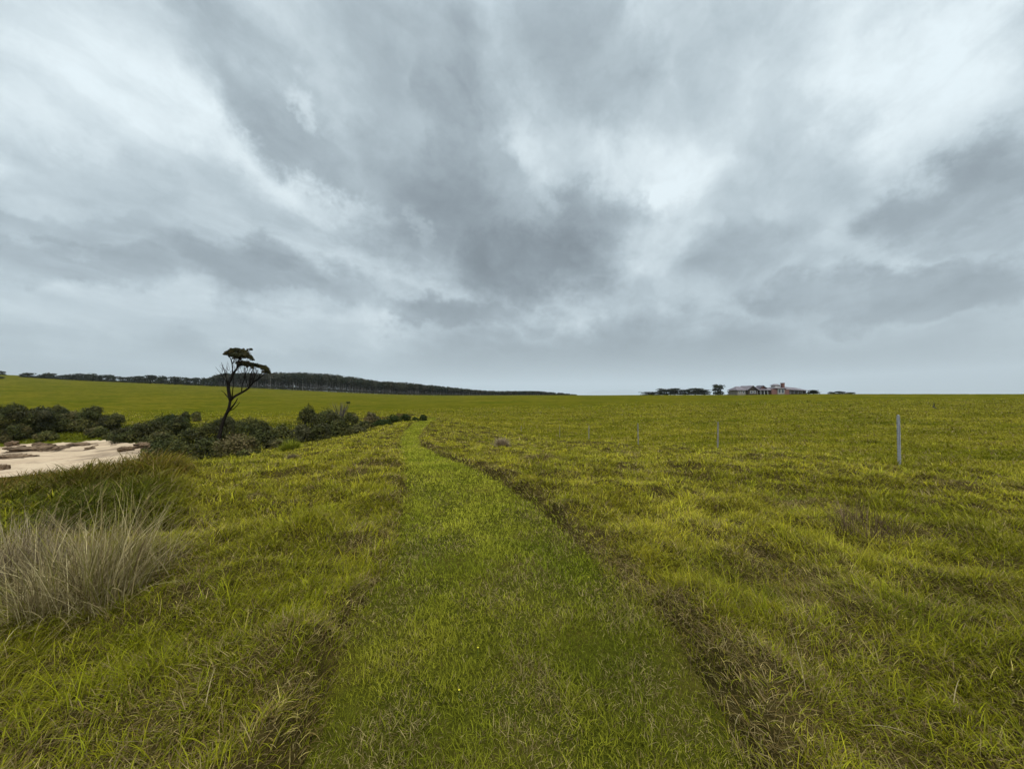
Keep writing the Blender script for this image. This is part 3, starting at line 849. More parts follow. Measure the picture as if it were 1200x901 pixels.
    for q in range(40):
        if q % 2: lump(random.uniform(264, 297), random.uniform(409, 420), random.uniform(1.2, 2.4), random.uniform(.8, 1.5), random.uniform(-1.4, 1.4))
        else: lump(random.uniform(279, 316), 0, random.uniform(1.1, 2.2), random.uniform(.7, 1.3), random.uniform(-.4, 1.5)) if False else lump(*(lambda x_: (x_, 425.5 + (x_ - 279) * .28 + random.uniform(-1.6, 2.0)))(random.uniform(279, 316)), random.uniform(1.1, 2.2), random.uniform(.7, 1.3), random.uniform(-.4, 1.5))
    cm = foliage_mesh('crown', lumps, 16000, .075, [(.016, .017, .005), (.025, .024, .007), (.038, .032, .009), (.050, .036, .012)], .42)
    c = bpy.data.objects.new('crown', cm); COL.objects.link(c); c.parent = root
lone_tree()

# ---- shrubs
DARK = [(.022, .025, .007), (.044, .046, .011), (.072, .066, .018), (.032, .029, .011), (.050, .054, .015)]
OLIVE = [(.065, .066, .016), (.09, .082, .022), (.050, .055, .015), (.10, .078, .030)]
BROWNS = [(.075, .056, .022), (.10, .074, .030), (.060, .052, .018), (.12, .088, .04)]
GREY = [(.060, .056, .026), (.078, .070, .034), (.045, .044, .018)]
GREEN = [(.024, .034, .006), (.033, .044, .008), (.019, .028, .006)]

def shrub(cx, top, base, w, Y, pal, label, shear=.0, nl=9, size=.11, dens=1.0, name='coastal_shrub', group='wind-shaped shrubs along the gully'):
    X = ray(cx, base)[0] * Y
    gz = float(ground_z(X, Y))
    zt = EYE + ray(cx, top)[1] * Y
    H = max(zt - gz, .5); W = w / F * Y / 2; Dp = max(W * .75, min(H * .8, W))
    lumps = []
    for i in range(nl):
        a = random.uniform(0, 2 * math.pi); r = math.sqrt(random.random()) * .72
        ex = math.cos(a) * r; ey = math.sin(a) * r
        hh = H * math.sqrt(max(0.05, 1 - (ex * ex + ey * ey) * .9)) * random.uniform(.86, 1.04)
        rx = W * random.uniform(.28, .46); rz = min(rx * random.uniform(.75, 1.0), hh * .62)
        lumps.append([ex * W, ey * Dp, max(hh - rz, rz * .3), rx, rx * .9, rz])
    for i in range(max(4, nl // 2 + 1)):
        a = i * 2.4 + random.uniform(-.4, .4); r = random.uniform(.5, .72)
        rx = W * random.uniform(.30, .42)
        lumps.append([math.cos(a) * r * W, math.sin(a) * r * Dp, H * random.uniform(.16, .30), rx, rx * .9, min(rx, H * .42)])
    lumps.append([0, 0, H * .42, W * .80, Dp * .8, H * .52])
    lumps.append([0, 0, H * .70, W * .42, Dp * .5, H * .30])
    for l in lumps:
        l[0] += shear * l[2]
    area = (W * Dp + 2 * W * H) * 3
    n = int(np.clip(area * dens * 1.25 / (size * size), 900, 24000))
    me = foliage_mesh('foliage', lumps, n, size * .85 * max(1.0, Y / 45), pal, .12)
    r = empty(name, (X, Y, gz - .1), 0)
    tag(r, label, 'shrub', group)
    o = bpy.data.objects.new('foliage', me); COL.objects.link(o); o.parent = r
    bm = bmesh.new()
    for k in range(4):
        a = random.uniform(0, 6.28); q = W * .35
        tube(bm, [(0.05 * math.cos(a), .05 * math.sin(a), -.1), (q * .4 * math.cos(a), q * .4 * math.sin(a), H * .3), (q * math.cos(a) + shear * H * .5, q * math.sin(a), H * .62)], [.07, .05, .02], 5)
    st = bpy.data.objects.new('stem', bm_mesh('stem', bm, M_BARK)); COL.objects.link(st); st.parent = r
    return r

S = shrub
# far bank behind the beach
S(4, 473, 513, 46, 63, DARK, 'dark shrub mass cut by the left edge of the picture above the beach', .35)
S(36, 477, 507, 40, 65, DARK + GREY, 'tall dark windswept shrub second from the left edge above the beach', .45)
S(56, 475, 501, 32, 69, DARK, 'windswept shrub with the highest peak on the bank above the beach', .5)
S(78, 482, 500, 34, 69, DARK + OLIVE, 'low sloping shrub in the middle of the bank above the beach', .5)
S(100, 476, 497, 26, 68, DARK, 'rounded dark shrub against the field on the top of the bank above the beach', .4)
S(99, 488, 502, 34, 68, OLIVE, 'olive shrub hugging the slope under the rounded one on the bank', .6)
S(121, 484, 497, 26, 67, DARK, 'small dark shrub pointing right at the end of the upper bank row', .9)
S(143, 499, 520, 36, 56, DARK, 'low dark shrub at the right end of the beach sand', .5)
S(168, 492, 520, 40, 57, DARK, 'broad dark shrub just right of the beach sloping up to the right', .5)
S(192, 485, 514, 40, 60, DARK + GREEN, 'dark domed shrub left of the lone tree, above the end of the beach', .4)
S(206, 489, 512, 22, 58, DARK, 'narrow dark shrub on the right flank of the domed one left of the tree', .2)
S(217, 482, 487, 9, 84, DARK, 'tiny round bush alone in the field, left of a pair', 0, 5, .12)
S(230, 482, 488, 11, 84, OLIVE, 'tiny round olive bush alone in the field, right of a pair', 0, 5, .12)
# round the lone tree
S(244, 491, 517, 34, 46, DARK, 'dark shrub sloping up behind the trunk of the lone tree', .4)
S(262, 486, 508, 26, 47, DARK + GREY, 'shrub directly behind the fork of the lone tree', .2)
S(289, 488, 510, 42, 45, DARK, 'large dark dome-shaped shrub right of the lone tree trunk', .1)
S(306, 493, 515, 26, 43, DARK, 'dark shrub on the right shoulder of the dome beside the lone tree', 0)
S(194, 513, 535, 50, 36, DARK + GREEN, 'low dark scrub between the beach rocks and the lone tree', .2)
S(238, 511, 536, 44, 29, DARK, 'low near-black shrub in front of the lone tree base', .3, 10)
S(277, 506, 540, 54, 26, BROWNS + OLIVE, 'big brownish olive shrub in front and right of the lone tree', .05, 13, .09)
S(291, 525, 541, 34, 24, OLIVE + GREEN, 'low olive green scrub at the foot of the brownish shrub', 0, 8, .08)
S(313, 499, 533, 34, 29, DARK, 'very dark upright shrub between the brownish shrub and the tall thicket', 0)
S(332, 496, 528, 28, 31, DARK + OLIVE, 'olive dark shrub at the left shoulder of the tall thicket', 0)
# the tall thicket
S(361, 474, 506, 28, 36, DARK + BROWNS[:1], 'mushroom-topped dark shrub crowning the tall thicket', 0, 11, .09)
S(383, 477, 510, 36, 35, DARK, 'largest dark rounded shrub in the middle of the tall thicket', 0, 12, .09)
S(354, 496, 526, 30, 28, GREY + DARK, 'grey green rounded shrub at the front left of the tall thicket', 0, 9, .08)
S(376, 494, 523, 28, 28, DARK + GREY[:1], 'grey green rounded shrub at the front centre of the tall thicket', 0, 9, .08)
S(395, 490, 517, 26, 30, DARK, 'dark shrub at the front right of the tall thicket', 0, 9, .08)
S(411, 482, 503, 26, 38, DARK + OLIVE, 'dark shrub on the right slope of the tall thicket under the bare twigs', 0, 9, .1)
S(418, 497, 511, 30, 31, GREY + OLIVE, 'low greyish scrub in front of the right end of the thicket', 0, 8, .08)
S(434, 481.5, 503, 22, 37, BROWNS + GREY, 'grey brown half-dead shrub between the thicket and the green bushes', 0, 8, .09)
S(449, 489.5, 505, 26, 36, GREEN, 'low spreading green bush right of the half-dead shrub', 0, 7, .08)
S(461, 484.5, 502, 20, 40, GREEN, 'dark green rounded bush left of the pointed one near the path', 0, 8, .09)
S(475, 484, 500.5, 14, 42, GREEN, 'dark green pointed bush standing between two rounded ones near the path', 0, 7, .09)
S(486.5, 487.5, 499.5, 9, 45, GREEN, 'smallest dark green bush beside the far bend of the path', 0, 6, .09)
S(496, 484.5, 499.5, 12, 46, GREEN, 'last dark green bush of the row, right by the far bend of the path', 0, 7, .09)
S(-40, 474, 514, 50, 62, DARK, 'shrub outside the left edge of the picture', .35)

S(16, 496, 514, 30, 62.5, DARK + OLIVE, 'low dark scrub at the foot of the left edge shrubs, just above the sand', .4, 8)
S(52, 504, 514, 22, 61, OLIVE, 'small olive scrub patch on the green slope above the long rock shelf', .5, 6)
S(110, 499, 512, 26, 62, OLIVE + DARK, 'low olive scrub on the slope left of the right end of the beach', .6, 7)
S(128, 504, 518, 20, 60, DARK, 'small dark scrub at the back corner of the sand beside the low dark shrub', .4, 6)
S(183, 505, 523, 38, 52, DARK + OLIVE, 'low spreading scrub below the domed shrub left of the lone tree', .3, 8)
S(222, 499, 522, 36, 45, OLIVE + DARK, 'olive low scrub between the domed shrub and the trunk of the lone tree', .3, 8)
S(327, 512, 534, 22, 27, GREY + OLIVE, 'greyish low scrub in front of the very dark upright shrub', 0, 7)
S(427, 492, 506, 24, 34.5, DARK + OLIVE, 'low dark scrub joining the tall thicket to the half-dead grey brown shrub', 0, 7)

# bare twiggy shrub behind the thicket
def bare_shrub():
    D = 39.0
    base = P(401, 496, D); gz = float(ground_z(base.x, D))
    root = empty('bare_shrub', (base.x, D, gz))
    tag(root, 'leafless grey shrub with bare twigs sticking up behind the thicket and one dark leafy tip', 'shrub')
    bm = bmesh.new()
    for i in range(34):
        tx = random.uniform(383, 412); ty = random.uniform(469, 478) + abs(tx - 400) * .1
        p = [P(random.uniform(396, 405), 497, D), P((400 + tx) / 2 + random.uniform(-1, 1), 485, D + random.uniform(-.5, .5)), P(tx, ty, D + random.uniform(-.9, .9))]
        p = [q - Vector(root.location) for q in p]
        a, b = smooth_line(p, [.045, .025, .008], 3); tube(bm, a, b, 4)
    p = [P(400, 490, D) - Vector(root.location), P(405, 479, D) - Vector(root.location), P(407.5, 472.5, D) - Vector(root.location)]
    a, b = smooth_line(p, [.05, .03, .012], 3); tube(bm, a, b, 5)
    o = bpy.data.objects.new('branch', bm_mesh('branch', bm, M_DEADWOOD)); COL.objects.link(o); o.parent = root
    q = P(408, 472, D) - Vector(root.location)
    me = foliage_mesh('foliage', [(q.x, q.y, q.z, .2, .18, .12)], 220, .06, DARK, .4)
    o = bpy.data.objects.new('foliage', me); COL.objects.link(o); o.parent = root
bare_shrub()

# ---- far trees along the ridges: a few meshes, copied
def far_tree_meshes(seed, wide=1.0):
    "unit tree: height 1, crown width about 1"
    random.seed(seed)
    lumps = []
    for i in range(9):
        a = random.uniform(0, 6.28); r = random.random() ** .5 * .30
        lumps.append((math.cos(a) * r * wide, math.sin(a) * r * wide, random.uniform(.22, .82), random.uniform(.16, .27) * wide, random.uniform(.14, .24) * wide, random.uniform(.11, .18)))
    lumps.append((0, 0, .55, .33 * wide, .33 * wide, .34))
    for q in range(5):
        lumps.append((.24 * math.cos(q * 1.26) * wide, .24 * math.sin(q * 1.26) * wide, .13, .2 * wide, .2 * wide, .17))
    cm = foliage_mesh('crown', lumps, 1500, .045, [(.018, .023, .012), (.026, .030, .014), (.034, .036, .018)], .25, .7, M_FARLEAF)
    bm = bmesh.new()
    tube(bm, [(0, 0, -.06), (.01, 0, .25), (.0, .01, .6)], [.035, .026, .012], 6)
    for k in range(4):
        a = k * 1.6; tube(bm, [(0, 0, .25 + .06 * k), (.12 * math.cos(a), .12 * math.sin(a), .42 + .05 * k), (.2 * math.cos(a), .2 * math.sin(a), .58 + .04 * k)], [.016, .01, .004], 4)
    return cm, bm_mesh('trunk', bm, M_BARK)
FT = [far_tree_meshes(s) for s in (1, 2, 3, 4, 5)]
random.seed(21)

def far_tree(px, w, top, base, Y, label, group, name='ridge_tree', k=None, cat='tree'):
    X = ray(px, base)[0] * Y
    gz = float(ground_z(X, Y))
    zt = EYE + ray(px, top)[1] * Y
    H = max(zt - gz, 1.0); W = max(w / F * Y, 1.0)
    cm, tm = FT[random.randrange(5) if k is None else k]
    r = empty(name, (X, Y, gz), 0)
    tag(r, label, cat, group)
    c = bpy.data.objects.new('crown', cm); t = bpy.data.objects.new('trunk', tm)
    for o in (c, t):
        COL.objects.link(o); o.parent = r
        o.rotation_euler.z = random.uniform(0, 6.28)
        o.scale = (W / .74, W / .74, H / .97)
    return r

G1 = 'trees along the left ridge'
for px, w, top, base, Y, lab in [
    (2.5, 6, 434.5, 439, 560, 'small tree on the skyline at the very left edge of the picture'),
    (0, 6, 441, 447, 400, 'dark bush on the hillside at the left edge, below the skyline tree'),
    (26, 5, 438, 443, 485, 'narrow small tree, first of the row along the left ridge'),
    (34, 9, 436.3, 443, 485, 'compact squarish tree, second of the row along the left ridge'),
    (41, 5, 440, 443.5, 488, 'tiny low bush between two taller trees near the start of the left ridge row'),
    (48.5, 9, 438.3, 443.5, 484, 'low round tree after the first gap in the left ridge row'),
    (54.5, 5, 436.3, 443.5, 487, 'slim taller tree behind the low round one in the left ridge row'),
    (61.5, 8, 437, 444, 484, 'square-topped tree standing apart before the long stretch of the left ridge row'),
    (70, 8, 440, 444.5, 486, 'lowest bush at the start of the long stretch of the left ridge row'),
    (77.5, 9, 438.6, 445, 484, 'domed tree where the long stretch of the left ridge row begins'),
    (85, 11, 437.5, 445, 484, 'broad domed tree in the long stretch of the left ridge row'),
    (93.5, 8, 437, 445.5, 484, 'tall rounded tree at the end of the first block of the left ridge row'),
    (101, 7, 438, 445.5, 485, 'tree with a notched top after the first block of the left ridge row'),
    (108.5, 11, 436.6, 446, 484, 'tallest tree in the middle of the left ridge row'),
    (117, 7, 439, 446.3, 484, 'thin-topped tree right of the tallest in the left ridge row'),
    (126, 11, 438.4, 446.5, 484, 'round tree left of the widest gap in the left ridge row'),
    (134, 5, 441, 446.7, 485, 'small bush at the edge of the widest gap in the left ridge row'),
    (143.5, 9, 441, 447.5, 483, 'low tree right of the widest gap in the left ridge row'),
    (151.5, 7, 441, 447.7, 484, 'low narrow tree leading up to the long dome in the left ridge row'),
    (162, 15, 440, 448.4, 482, 'left half of the long dome-shaped pair in the left ridge row'),
    (176, 17, 438.8, 449, 482, 'highest broad tree of the long dome in the left ridge row'),
    (189, 12, 439.4, 449, 482, 'peaked tree at the right end of the long dome in the left ridge row'),
    (205, 17, 440.7, 449.5, 482, 'wide low tree after the notch, left of the lone tree top'),
    (219, 12, 441.7, 450, 482, 'even-topped tree in the second block left of the lone tree'),
    (229, 11, 441.7, 450.3, 482, 'square even-topped tree in the second block left of the lone tree'),
    (238, 9, 441.6, 450.8, 482, 'peaked tree at the end of the second block left of the lone tree'),
    (247.5, 12, 441.2, 451.3, 482, 'last tree of the left ridge row, next to the start of the forest')]:
    far_tree(px, w, top, base, Y, lab, G1)
G2 = 'trees on the skyline beside the homestead'
for px, w, top, base, Y, lab in [
    (765, 26, 458.6, 463, 300, 'lowest spreading tree at the left end of the skyline clump'),
    (781, 17, 455, 463, 300, 'left rounded tree of the skyline clump'),
    (791, 14, 454.3, 463, 302, 'second rounded tree of the skyline clump, at its left peak'),
    (802.5, 14, 455.6, 463, 300, 'tree in the saddle between the two peaks of the skyline clump'),
    (815, 17, 454.2, 463, 300, 'broad tree at the right peak of the skyline clump'),
    (825.5, 12, 456, 463, 300, 'tree ending the skyline clump on the right'),
    (842, 11, 449.3, 461.5, 205, 'upright dark tree standing alone just left of the homestead')]:
    far_tree(px, w, top, base, Y, lab, G2, 'skyline_tree')
for px, w, top, base, Y, lab in [
    (855.5, 5, 458.2, 461.5, 200, 'small round bush touching the left end of the homestead'),
    (953, 12, 456.6, 461.6, 200, 'dome-shaped bush standing right of the homestead'),
    (974, 7, 459, 461.8, 202, 'small bush left of a low pair right of the homestead'),
    (983.5, 11, 458.2, 461.8, 200, 'wider bush of a low pair on the skyline right of the homestead'),
    (996, 10, 460, 461.8, 200, 'lowest bush at the far right of the homestead skyline')]:
    far_tree(px, w, top, base, Y, lab, G2, 'skyline_bush', None, 'bush')

# ---- the forest on the ridge: one mass
def forest():
    tops = [(250, 440), (262, 437.2), (300, 436.8), (350, 436.2), (380, 437.5), (403, 440), (420, 442.3), (440, 446), (476, 448), (500, 450.8), (530, 453.8), (550, 456), (570, 457.8), (610, 458.4), (630, 458.2), (650, 460), (675, 462.2)]
    tx = [a for a, _ in tops]; ty = [b for _, b in tops]
    Vs, Fs, Cs = [], [], []; off = 0
    bm = bmesh.new()
    pal = np.array([(.020, .025, .013), (.028, .031, .016), (.036, .036, .02), (.044, .040, .024)])
    for row in range(7):
        px = 251.0
        while px < 676:
            Y = np.interp(px, [250, 350, 480, 560, 680], [508, 505, 520, 600, 700]) + row * 13 + random.uniform(-5, 5)
            X = ray(px, 455)[0] * Y
            gz = float(ground_z(X, Y))
            H = EYE + ray(px, np.interp(px, tx, ty) + random.choice([-.5, -.2, .2, .6, 1.0, 1.8, 2.6]) * (.6 if px > 480 else 1))[1] * Y - gz
            H = max(H, 2.5)
            cw = H * random.uniform(.16, .26)
            n = 120 if row < 3 else 110
            d = RNG.normal(size=(n, 3)); d /= np.linalg.norm(d, axis=1)[:, None]
            lo = random.uniform(.30, .55) if row < 2 else (.25 if row < 4 else -.1)
            c = np.array([X, Y, gz + H * (lo + 1) / 2])
            pts = c + d * np.array([cw, cw, H * (1 - lo) / 2]) * (1 - np.abs(RNG.normal(0, .25, n)))[:, None]
            colr = pal[random.randrange(4)] * RNG.uniform(.65, 1.4, n)[:, None]
            v, f, cc = leaf_cloud(pts, d, .95, colr, .7)
            Vs.append(v); Fs.append(f + off); Cs.append(cc); off += len(v)
            if row < 3:
                lean = random.uniform(-.4, .4)
                r = random.uniform(.16, .34)
                # trunk as a 5-sided tapered prism of quads
                a = np.arange(5) * 2 * np.pi / 5
                b0 = np.stack([X + r * np.cos(a), Y + r * np.sin(a), np.full(5, gz - .5)], 1)
                b1 = np.stack([X + lean + r * .5 * np.cos(a), Y + r * .5 * np.sin(a), np.full(5, gz + H * .8)], 1)
                v = np.concatenate([b0, b1]); f = np.array([[k, (k + 1) % 5, 5 + (k + 1) % 5, 5 + k] for k in range(5)])
                tone = random.choice([.05, .08, .13, .20, .26])
                Vs.append(v); Fs.append(f + off); Cs.append(np.tile([tone, tone * .92, tone * .84], (10, 1))); off += 10
                # understorey
                pts = np.array([X, Y, gz]) + RNG.normal(size=(24, 3)) * [1.8, 1.5, .5] + [0, 0, H * .10]
                v, f, cc = leaf_cloud(pts, np.tile([0, -.5, .5], (24, 1)), .8, pal[RNG.integers(0, 4, 24)], .8)
                Vs.append(v); Fs.append(f + off); Cs.append(cc); off += len(v)
            px += random.uniform(1.4, 3.0) * (1.0 if row < 3 else 1.3)
    me = np_mesh('forest', np.concatenate(Vs), [np.concatenate(Fs)], np.concatenate(Cs))
    o = link_mesh('forest', me, M_FARLEAF)
    tag(o, 'long band of dark forest with pale trunks along the ridge behind the field', 'forest', None, 'stuff')
forest()

# ------------------------------------------------------------------ rocks on the beach
def rock(cx, cy, w, h, Y, label, seed, sink=.3):
    bm = bmesh.new(); bmesh.ops.create_icosphere(bm, subdivisions=5, radius=1)
    W = w / F * Y / 2; H = h / F * Y
    X = ray(cx, cy)[0] * Y
    z0 = EYE + ray(cx, cy + h / 2)[1] * Y
    for v in bm.verts:
        q = v.co.copy()
        d = mnoise.noise(q * 1.6 + Vector((seed * 7.1, 0, 0))) * .6 + abs(mnoise.noise(Vector((q.x * 7, q.y * 4, q.z * 3)) + Vector((0, seed * 3.3, 0)))) * .5 + mnoise.noise(q * 12 + Vector((0, seed * 3.3, 5))) * .22 - .15
        q *= 1 + d
        q.z = math.copysign(abs(q.z) ** .8, q.z)
        v.co = Vector((q.x * W, q.y * max(W * .5, .5), q.z * H * .75))
    o = link_mesh('rock', bm_mesh('rock', bm, None), M_ROCK)
    o.location = (X, Y, z0 + H * sink)
    tag(o, label, 'rock', 'brown rocks on the beach')
rock(50, 526, 66, 5.5, 53.5, 'long low brown rock shelf lying along the back of the beach', 1)
rock(12, 536, 54, 6, 47.5, 'flat brown rock shelf nearest the left edge across the middle of the sand', 2)
rock(2, 550, 12, 9, 39, 'dark boulder at the very left edge at the front of the sand', 3)
rock(46, 521, 10, 4.5, 55.5, 'small dark knobbly rock standing on the long rock shelf', 4)
rock(182, 530, 22, 8, 44, 'pale and dark broken rock at the right end of the sand', 5)
rock(147, 525.5, 16, 4, 48, 'small tawny rock on the right part of the sand', 6)
rock(14, 519, 14, 4, 57.5, 'pale rock under the dark shrub at the back left of the beach', 7)
rock(94, 521.5, 34, 4, 55, 'thin broken ledge behind the middle of the sand', 8)
rock(168, 521, 18, 4, 50, 'tawny rock under the low dark shrub at the right end of the beach', 9)

random.seed(5)
for i in range(11):
    cx = random.choice([random.uniform(10, 100), random.uniform(100, 185)]); cy = 519.5 + random.uniform(0, 7) + (2 if cx > 140 else 0)
    rock(cx, cy, random.uniform(3, 9), random.uniform(1.5, 3.2), 57.5 - (cy - 519) * .9 - max(0, cx - 120) * .10, 'small brown rubble stone scattered on the sand below the bank shrubs', 20 + i)
# ------------------------------------------------------------------ fence posts
def bx(bm, x0, x1, y0, y1, z0, z1):
    vs = [bm.verts.new(p) for p in [(x0, y0, z0), (x1, y0, z0), (x1, y1, z0), (x0, y1, z0), (x0, y0, z1), (x1, y0, z1), (x1, y1, z1), (x0, y1, z1)]]
    for f in [(0, 3, 2, 1), (4, 5, 6, 7), (0, 1, 5, 4), (1, 2, 6, 5), (2, 3, 7, 6), (3, 0, 4, 7)]:
        bm.faces.new([vs[i] for i in f])

def make_post():
    "open steel channel with lips and toothed flanges"
    bm = bmesh.new(); D = .02; t = .003; H = 1.0
    zs = [-.25, .04]; k = .06
    while k < .95:
        zs += [k, k + .004, k + .022, k + .026]; k += .05
    zs += [H]
    rings = []
    for i, z in enumerate(zs):
        W = .021 + (.005 if 2 <= i < len(zs) - 1 and (i - 2) % 4 in (1, 2) else 0)
        w = .021
        prof = [(-.008, -D + .002), (-.008, -D - t), (-W, -D - t), (-W, D), (W, D), (W, -D - t), (.008, -D - t), (.008, -D + .002), (w - t, -D + .002), (w - t, D - t), (-w + t, D - t), (-w + t, -D + .002)]
        rings.append([bm.verts.new((x, y, z)) for x, y in prof])
    for b, tp in zip(rings[:-1], rings[1:]):
        n = len(b)
        for i in range(n): bm.faces.new((b[i], b[(i + 1) % n], tp[(i + 1) % n], tp[i]))
    bm.faces.new(rings[-1]); bm.faces.new(rings[0][::-1])
    me = bm_mesh('post', bm, M_STEEL, False)
    bm = bmesh.new(); bmesh.ops.create_cone(bm, cap_ends=True, segments=8, radius1=.027, radius2=.016, depth=.025, matrix=Matrix.Translation((0, 0, 1.008)))
    mc = bm_mesh('cap', bm, M_STEEL, True)
    return me, mc
PM = make_post()
OLD = {}
for nm, me in zip(('channel', 'cap'), PM):
    OLD[nm] = me.copy(); OLD[nm].materials.clear(); OLD[nm].materials.append(M_OLDPOST)
plabs = ['nearest and tallest grey steel fence post at the right of the picture', 'second fence post, thin and grey, in the grass right of centre', 'third fence post, slender, left of the second one',
         'pale fourth fence post right of the small grey tussock', 'faint thin fence post just left of the pale fourth one', 'faintest and farthest fence post, nearest the small grey tussock']
ph = [64.5, 33, 29, 23.5, 22, 17]
for i, (px, py, Y) in enumerate(POSTS):
    X = ray(px, py)[0] * Y
    gz = float(ground_z(X, Y))
    top = EYE + ray(px, py - ph[i])[1] * Y
    H = top - gz
    r = empty('fence_post', (X, Y, gz), math.atan2(X, -Y) * 0 - X / Y * .3 + .25)
    r.rotation_euler.y = [.004, .03, -.01, .02, 0, -.02][i]
    tag(r, plabs[i], 'fence post', 'steel posts of the paddock fence')
    sc = .85 if i < 1 else (.95 if i < 4 else .6)
    for nm, me in zip(('channel', 'cap'), PM):
        o = bpy.data.objects.new(nm, me); COL.objects.link(o); o.parent = r; o.scale = (sc, sc, H / 1.02)
        if i: o.data = OLD[nm]

# ------------------------------------------------------------------ bird
def bird():
    bm = bmesh.new()
    secs = [(-.20, .004, .004), (-.12, .022, .008), (-.06, .03, .028), (.0, .038, .038), (.06, .034, .034), (.10, .024, .026), (.13, .026, .026), (.155, .018, .018), (.17, .006, .006), (.19, .001, .001)]
    rings = []
    for x, ry, rz in secs:
        rings.append([bm.verts.new((x, ry * math.cos(a), rz * math.sin(a) + (.012 if x > .1 else 0))) for a in [k * math.pi / 5 for k in range(10)]])
    for a, b in zip(rings[:-1], rings[1:]):
        for k in range(10): bm.faces.new((a[k], a[(k + 1) % 10], b[(k + 1) % 10], b[k]))
    bm.faces.new(rings[0][::-1]); bm.faces.new(rings[-1])
    # fanned tail
    def plate(pts, th):
        lo = [bm.verts.new((p[0], p[1], p[2] - th)) for p in pts]; hi = [bm.verts.new((p[0], p[1], p[2] + th)) for p in pts]
        n = len(pts)
        bm.faces.new(hi); bm.faces.new(lo[::-1])
        for i in range(n): bm.faces.new((lo[i], lo[(i + 1) % n], hi[(i + 1) % n], hi[i]))
    plate([(-.10, -.018, 0), (-.10, .018, 0), (-.24, .05, .0), (-.225, 0, 0), (-.24, -.05, 0)], .003)
    for s in (-1, 1):
        plate([(.07, s * .025, .015), (.095, s * .11, .07), (.07, s * .2, .10), (.02, s * .30, .11), (-.03, s * .26, .10), (-.035, s * .14, .07), (-.03, s * .025, .01)][::s], .004)
    o = link_mesh('bird', bm_mesh('bird', bm, None, True), M_BIRD)
    o.location = P(1094.5, 477, 24)
    o.rotation_euler = (R(62), R(-20), R(65))
    tag(o, 'small dark bird flying low over the paddock at the right', 'bird')
bird()

